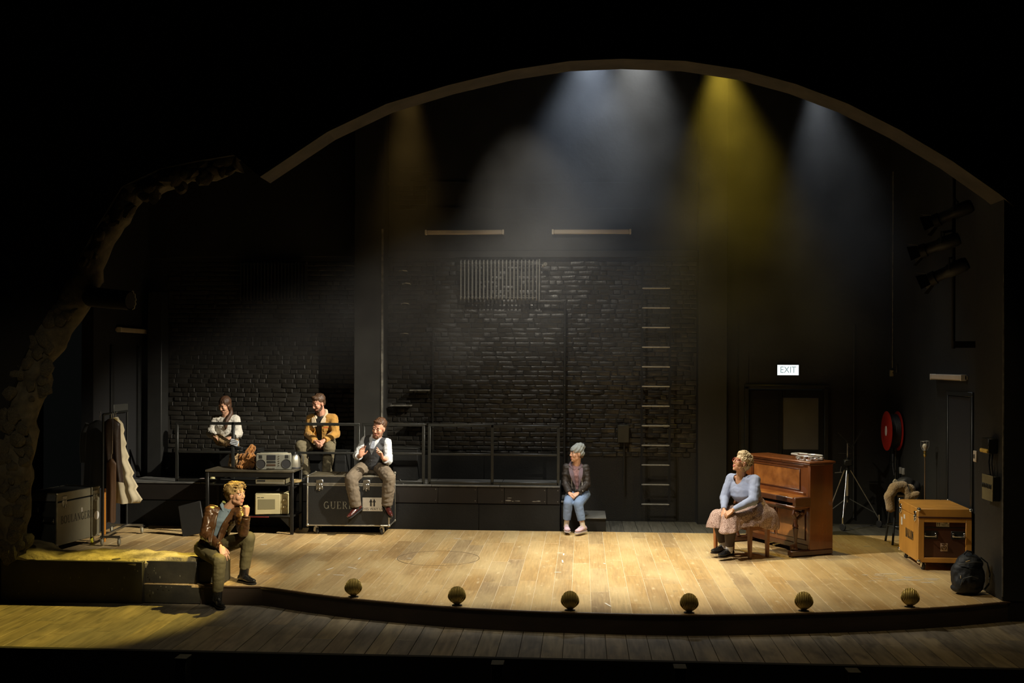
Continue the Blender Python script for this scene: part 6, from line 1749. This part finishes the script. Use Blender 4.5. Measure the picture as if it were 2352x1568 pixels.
# ---------------- 4. woman on the piano stool
M['pale_blue'] = mat('pale_blue_knit', (.235, .275, .40), .85, var=.12, vscale=8, bump=.15, bscale=90)
M['floral'] = mat('speckled_floral', (.54, .40, .34), .8, var=1.0, vscale=105, col2=(.10, .035, .02), detail=1.0)
M['leggings'] = mat('dark_brown_leggings', (.028, .014, .010), .7)
p4 = Person('person in a pale blue jumper and floral dress on the piano stool, looking up',
    dict(hL=(2.36, 3.5, 0.581), hR=(2.265, 3.74, 0.582), kL=(1.939, 3.18, 0.522), kR=(1.811, 3.46, 0.504), aL=(1.929, 3.26, 0.117), aR=(1.876, 3.46, 0.135), tL=(1.769, 3.1, 0.041), tR=(1.75, 3.36, 0.046),
         neck=(2.114, 3.55, 1.059), sL=(2.285, 3.43, 1.021), sR=(2.004, 3.63, 1.014), eL=(2.233, 3.24, 0.774), eR=(1.903, 3.56, 0.765), wL=(1.95, 3.1, 0.664), wR=(1.872, 3.36, 0.634), head=(2.117, 3.5, 1.238)),
    (-.86, -.36, .36), (.34, .10, 1), 1.12, SK_B, (2.052, 3.132, 0), 1.22, nose=.88,
    hands=[dict(w=(1.949, 3.09, 0.659), d=(-.80, .15, -.55), n=(.1, .5, -.8), side='L', curl=(.35, .5, .3), s=1.05),
           dict(w=(1.87, 3.34, 0.631), d=(-.10, -.55, -.82), n=(.5, .4, -.6), side='R', curl=(.3, .4, .3), s=1.05)])
p4.top(M['floral'], 'dress_bodice', [(-.02, .20, .17, 0), (.25, .185, .165, .01), (.5, .18, .16, .01), (.72, .17, .14, .01), (.88, .10, .08, 0)], to=0, arm=(.02, .02, .02), amp=.008, sl='')
p4.top(M['pale_blue'], 'jumper', [(.43, .19, .172, .014), (.50, .20, .184, .022), (.62, .212, .195, .028), (.78, .205, .165, .016), (.92, .145, .11, .0), (1.0, .10, .088, 0), (1.03, .09, .078, 0)], (.062, .054, .036), .97, .006, fr=9,
       cut=lambda x, y, h: (h > 1.0 and abs(x) < .055) or (y > .02 and h > .88 + 26 * x * x and abs(x) < .07))
mb = MB(); J4 = p4.J
p4.trunk(mb, [(-.18, .20, .17, 0), (0, .225, .185, 0), (.15, .21, .175, 0), (.25, .19, .165, 0)])
for q in 'LR': mb.cap(J4['h' + q], .155, J4['k' + q], .108).cap(J4['k' + q], .105, J4['k' + q].lerp(J4['a' + q], .16), .112)
mb.cap(J4['hL'].lerp(J4['kL'], .3) + V((0, -.05, -.06)), .12, J4['hL'] + V((.03, -.08, -.09)), .11).cap(J4['hL'] + V((.10, .0, -.05)), .12, (2.475, 3.5, 0.472), .07).cap((2.376, 3.42, 0.413), .06, (2.159, 3.3, 0.417), .065).cap(J4['kL'].lerp(J4['hL'], .5), .12, J4['kR'].lerp(J4['hR'], .5), .13)
for q in 'LR': mb.cap(J4['k' + q], .125, J4['k' + q] + V((-.02, -.02, -.16)), .150)
mb.cap(J4['hL'] + V((.02, -.05, -.05)), .15, J4['kL'].lerp(J4['hL'], .4) + V((0, -.03, -.12)), .14).cap(J4['hL'] + V((.11, 0, -.05)), .13, J4['hL'] + V((.12, -.02, -.16)), .13)
skirt_o = V((4, 2, 1))
def drape(p, n):
    fold = math.sin(p.x * 34 + 3 * noise.noise(p * 4) + p.y * 26)
    k = min(1, max(0, (.58 - p.z) / .14))
    return n * (.012 * fold * k + .016 * (abs(noise.noise(V((p.x * 6, p.y * 6, p.z * 4)) + skirt_o)) - .2))
sk4 = remesh('skirt', mb, M['floral'], p4.t, .009, 5, disp=drape)
bm = bmesh.new(); bm.from_mesh(sk4.data)
def low(f):
    c = f.calc_center_median()
    return c.z < .405 + .03 * math.sin(c.x * 9 + 1) + .02 * math.sin(c.y * 14)
bmesh.ops.delete(bm, geom=[f for f in bm.faces if low(f)], context='FACES')
Person.even_rim(bm)
bm.to_mesh(sk4.data); bm.free()
so_ = sk4.modifiers.new('hem', 'SOLIDIFY'); so_.thickness = .006
for pts, r in ((((2.5, 3.55, 0.547), (2.526, 3.5, 0.473), (2.444, 3.42, 0.426), (2.277, 3.33, 0.431), (2.111, 3.24, 0.488)), .013), (((2.457, 3.5, 0.611), (2.474, 3.46, 0.536), (2.355, 3.36, 0.491), (2.192, 3.26, 0.526)), .011)):
    MB().tube(pts, [r * .5, r, r, r, r * .5][:len(pts)], 10, flat=.6).build('skirt_fold', M['floral'], sk4, world=True, smooth=180)
mb = MB()
for q in 'LR': mb.cap(J4['k' + q], .085, J4['k' + q].lerp(J4['a' + q], .4), .078).cyl(J4['k' + q].lerp(J4['a' + q], .4), J4['k' + q].lerp(J4['a' + q], .86), .078, .056, 16)
remesh('leggings', mb, M['leggings'], p4.t, .008, 3)
rib = mat('white_ribbed_sock', (.62, .60, .62), .9, bump=.5, bscale=90)
for q in 'LR':
    sk = p4.sock(q, rib, .046, 0, .10)
    a_ = J4['a' + q]; d_ = (J4['k' + q] - a_).normalized()
    for k in range(6): MB().torus(a_ + d_ * (.0 + k * .018), .0465, .003, d_, 18, 5).build('sock_rib', rib, sk, world=True)
    p4.shoe(q, M['boot'], mat('dark_sole', (.03, .02, .014), .5) if q == 'L' else bpy.data.materials['dark_sole'], 0, .050, 'shoe', M['boot'], 1.04)
cm4 = mat('bleached_curls', (.60, .49, .30), .6, var=.75, vscale=45, col2=(.16, .10, .05))
h4 = p4.hair_cap(cm4, [(0, -.02, .08, (.085, .085, .06)), (0, .035, .105, (.062, .045, .032))], 1.03, amp=.010, fr=40)
curl = MB(); rr = random.Random(9)
for k in range(260):
    z = rr.uniform(-.55, 1); a = rr.uniform(0, 2 * PI); r_ = math.sqrt(1 - z * z)
    dx_, dy_ = r_ * math.cos(a), r_ * math.sin(a)
    if dy_ > .55 and z < .40: continue
    if z < 0 and dy_ > -.05: continue
    c_ = p4.H(dx_ * .088, -.026 + dy_ * .102, .045 + z * .092)
    curl.torus(c_, .012 * rr.uniform(.8, 1.4), .0055, (rr.uniform(-1, 1), rr.uniform(-1, 1), rr.uniform(-1, 1)), 8, 5)
for k in range(110):
    a = rr.uniform(-.2 * PI, 1.2 * PI); r_ = rr.uniform(.05, .82); z = math.sqrt(1 - r_ * r_)
    c_ = p4.H(r_ * math.cos(a) * .090, -.012 + r_ * math.sin(a) * .104, .052 + z * .094)
    curl.torus(c_, .011 * rr.uniform(.8, 1.4), .0055, (rr.uniform(-1, 1), rr.uniform(-1, 1), rr.uniform(-1, 1)), 8, 5)
tag(curl.build('hair_curls', cm4, h4, world=True, smooth=180), kind='stuff')
spec_m = mat('red_spectacles', (.30, .03, .02), .3)
sp4 = MB(); hs = p4.hs
for q in (-1, 1):
    sp4.torus(p4.H(q * .033, .092, .008), .024 * hs, .0026, p4.f, 20, 6)
    sp4.tube([p4.H(q * .057, .090, .012), p4.H(q * .076, .05, .012), p4.H(q * .08, -.01, .006)], .0028, 6)
sp4.tube([p4.H(-.010, .1, .012), p4.H(0, .106, .014), p4.H(.010, .1, .012)], .0026, 6)
sp4.build('spectacles', spec_m, p4.t, world=True)
for q in (-1, 1): MB().torus(p4.H(q * .085, -.008, -.068), .026 * hs, .0035, p4.l + p4.f * .3, 20, 6).build('hoop_earring', M['brass'], p4.t, world=True)

# ---------------- 5. woman in the white jumper at the back
M['cream_knit'] = mat('cream_knit', (.60, .57, .50), .95, var=.3, vscale=40, bump=.5, bscale=55, bdist=.014)
M['leopard'] = mat('leopard_print', (.56, .38, .18), .8, var=1.0, vscale=26, col2=(.04, .02, .008), detail=1.5)
p5 = Person('person in a chunky white jumper and leopard trousers seated high at the back, head bowed',
    dict(hR=(-5.78, 5.98, 1.29), hL=(-5.595, 5.98, 1.292), kR=(-5.707, 5.6, 1.359), kL=(-5.422, 5.56, 1.241), aR=(-5.465, 5.5, 1.259), aL=(-5.502, 5.66, 0.808), tR=(-5.355, 5.48, 1.228), tL=(-5.497, 5.56, 0.723),
         neck=(-5.67, 5.86, 1.681), sR=(-5.829, 5.87, 1.638), sL=(-5.511, 5.87, 1.64), eR=(-5.896, 5.82, 1.419), eL=(-5.451, 5.82, 1.422), wR=(-5.763, 5.6, 1.393), wL=(-5.492, 5.6, 1.381), head=(-5.658, 5.78, 1.865)),
    (-.34, -.86, -.42), (-.05, -.4, 1), 1.08, SK_F, (-5.847, 6.44, 1.2), .95, nose=.82, eyes='closed',
    hands=[dict(w=(-5.76, 5.59, 1.393), d=(.75, -.5, -.15), n=(.1, .4, -.9), side='R', curl=(.3, .4, .3), s=.98),
           dict(w=(-5.488, 5.59, 1.382), d=(-.65, -.5, -.4), n=(-.1, .4, -.9), side='L', curl=(.3, .5, .3), s=.98)])
p5.top(M['cream_knit'], 'chunky_jumper', [(-.12, .18, .14, 0), (.1, .185, .148, .006), (.45, .18, .145, .012), (.75, .185, .142, .014), (.92, .145, .105, .004), (1.03, .075, .07, 0)], (.080, .076, .058), .93, .007, fr=16)
p5.trousers(M['leopard'], (.100, .076, .072, .066), .9, .006)
MB().box((-5.384, 5.42, 1.306), (.13, .02, .09), .006, Matrix.Rotation(.35, 3, 'Y')).build('striped_cuff', M['white_shirt'], p5.t, world=True)
for k in range(3): MB().bar(V((-5.441, 5.405, 1.327)) - V((0, 0, .03 * k)), V((-5.324, 5.405, 1.355)) - V((0, 0, .03 * k)), .008, .003).build('cuff_stripe', M['stencil_dark'], p5.t, world=True)
for q in 'LR': p5.shoe(q, M['boot'], M['rubber'], .05 if q == 'L' else 0, .044, 'boot')
hm5 = mat('dark_brown_hair', (.075, .032, .013), .58, var=.5, vscale=40)
h5 = p5.hair_cap(hm5, [(.07, -.02, -.02, (.02, .04, .06)), (-.07, -.02, -.02, (.02, .04, .06))], 1.02, amp=.005, fr=40)
c, l, f = p5.spine(.95)
MB().tube([p5.H(.05, -.06, -.06), p5.H(.075, -.02, -.13), c + l * .055 + f * .11, p5.spine(.75)[0] + l * .05 + f * .155, p5.spine(.62)[0] + l * .045 + f * .16], [.03, .034, .034, .026, .008], 12, flat=.7).build('ponytail', hm5, h5, world=True, smooth=180)

# ---------------- 6. man in the tan jacket at the back
M['tan_cord'] = mat('tan_corduroy', (.42, .215, .035), .8, var=.2, vscale=9, bump=.3, bscale=70, sheen=.2)
M['sherpa'] = mat('cream_sherpa', (.62, .50, .34), .95, bump=.9, bscale=110, bdist=.012)
M['khaki'] = mat('dark_khaki', (.15, .125, .07), .85, var=.25, vscale=9, bump=.2, bscale=70)
p6 = Person('person in a tan jacket with a fleece collar seated high at the back, hands clasped',
    dict(hR=(-4.219, 5.97, 1.27), hL=(-4.029, 5.97, 1.271), kR=(-4.388, 5.62, 1.246), kL=(-3.914, 5.54, 1.229), aR=(-4.322, 5.72, 0.781), aL=(-3.988, 5.66, 0.783), tR=(-4.327, 5.58, 0.707), tL=(-3.96, 5.54, 0.715),
         neck=(-4.114, 5.82, 1.722), sR=(-4.284, 5.86, 1.664), sL=(-3.925, 5.82, 1.668), eR=(-4.317, 5.8, 1.419), eL=(-3.871, 5.77, 1.424), wR=(-4.145, 5.56, 1.327), wL=(-4.006, 5.55, 1.343), head=(-4.136, 5.71, 1.912)),
    (-.52, -.74, -.44), (-.1, -.4, 1), 1.10, SK_R, (-4.219, 6.35, 1.15), 1.04, eyes='closed',
    hands=[dict(w=(-4.143, 5.55, 1.328), d=(.6, -.4, -.7), n=(.5, .4, .2), side='R', curl=(.6, .8, .5), s=1.05),
           dict(w=(-4.003, 5.54, 1.344), d=(-.65, -.45, -.6), n=(-.2, .5, -.8), side='L', curl=(.5, .7, .4), s=1.05)])
p6.top(M['rubber'], 'black_tee', [(-.1, .16, .12, 0), (.05, .165, .122, 0), (.4, .15, .116, .01), (.75, .168, .122, .014), (.93, .10, .08, .006), (1.03, .066, .062, .002)], to=0, arm=(.05, .045, .04), amp=.004)
j6 = p6.top(M['tan_cord'], 'tan_jacket', [(-.14, .19, .15, 0), (.05, .18, .145, .006), (.4, .172, .138, .012), (.72, .19, .142, .014), (.9, .16, .11, .004), (1.0, .09, .085, 0)], (.078, .068, .052), .95, .009,
            cut=lambda x, y, h: 0 < y < .175 and h > .02 and abs(x + .01) < .028 + .035 * h)
b = p6.surf(j6)
for sgn in (-1, 1):
    p6.strip(b, [(-.01 + sgn * (.045 + .05 * v), .66 + .32 * v) for v in [i / 6 for i in range(7)]], [.03, .05, .065, .07, .07, .06, .045], M['sherpa'], 'fleece_lapel', j6, .0, .018)
    MB().tube([p6.on(b, -.01 + sgn * (.034 + .03 * v), .06 + .62 * v, .003) for v in [i / 6 for i in range(7)]], .006, 6).build('jacket_edge', M['tan_cord'], j6, world=True)
    p6.strip(b, [(sgn * .07, .60), (sgn * .13, .60)], .05, M['tan_cord'], 'pocket_flap', j6, .003, .006)
for h in (.2, .35, .5): MB().ell(p6.on(b, .05, h, .004), .006, None, 8, 6).build('button', M['brass'], j6, world=True)
p6.strip(b, [(.075, .665), (.09, .672), (.105, .667), (.12, .674), (.135, .67)], .010, mat('red_stitch', (.55, .06, .02), .7), 'red_stitching', j6, .003, .003)
c, l, f = p6.spine(.99)
cb_ = MB().tube([c + l * .06 + f * .07 + V((0, 0, -.03)), c + l * .085 + f * .01 + V((0, 0, .02)), c + l * .06 - f * .055 + V((0, 0, .05)), c - f * .075 + V((0, 0, .055)), c - l * .06 - f * .055 + V((0, 0, .05)), c - l * .085 + f * .01 + V((0, 0, .02)), c - l * .06 + f * .07 + V((0, 0, -.03))], [.026, .034, .034, .034, .034, .034, .026], 10, flat=.8)
remesh('fleece_collar', cb_, M['sherpa'], j6, .008, 3, disp=lambda p, n: n * .004 * noise.noise(p * 70))
p6.trousers(M['khaki'], (.112, .088, .082, .074), .95, .009)
for q in 'LR': p6.shoe(q, M['boot'], M['rubber'], .04, .046, 'boot')
hm6 = mat('brown_hair', (.085, .042, .018), .58, var=.5, vscale=45)
p6.hair_cap(hm6, [(0, .04, .105, (.058, .04, .03))], 1.0, amp=.007, fr=45, front=-.006)
beard(p6, mat('brown_beard', (.10, .05, .025), .7, var=.4, vscale=80))
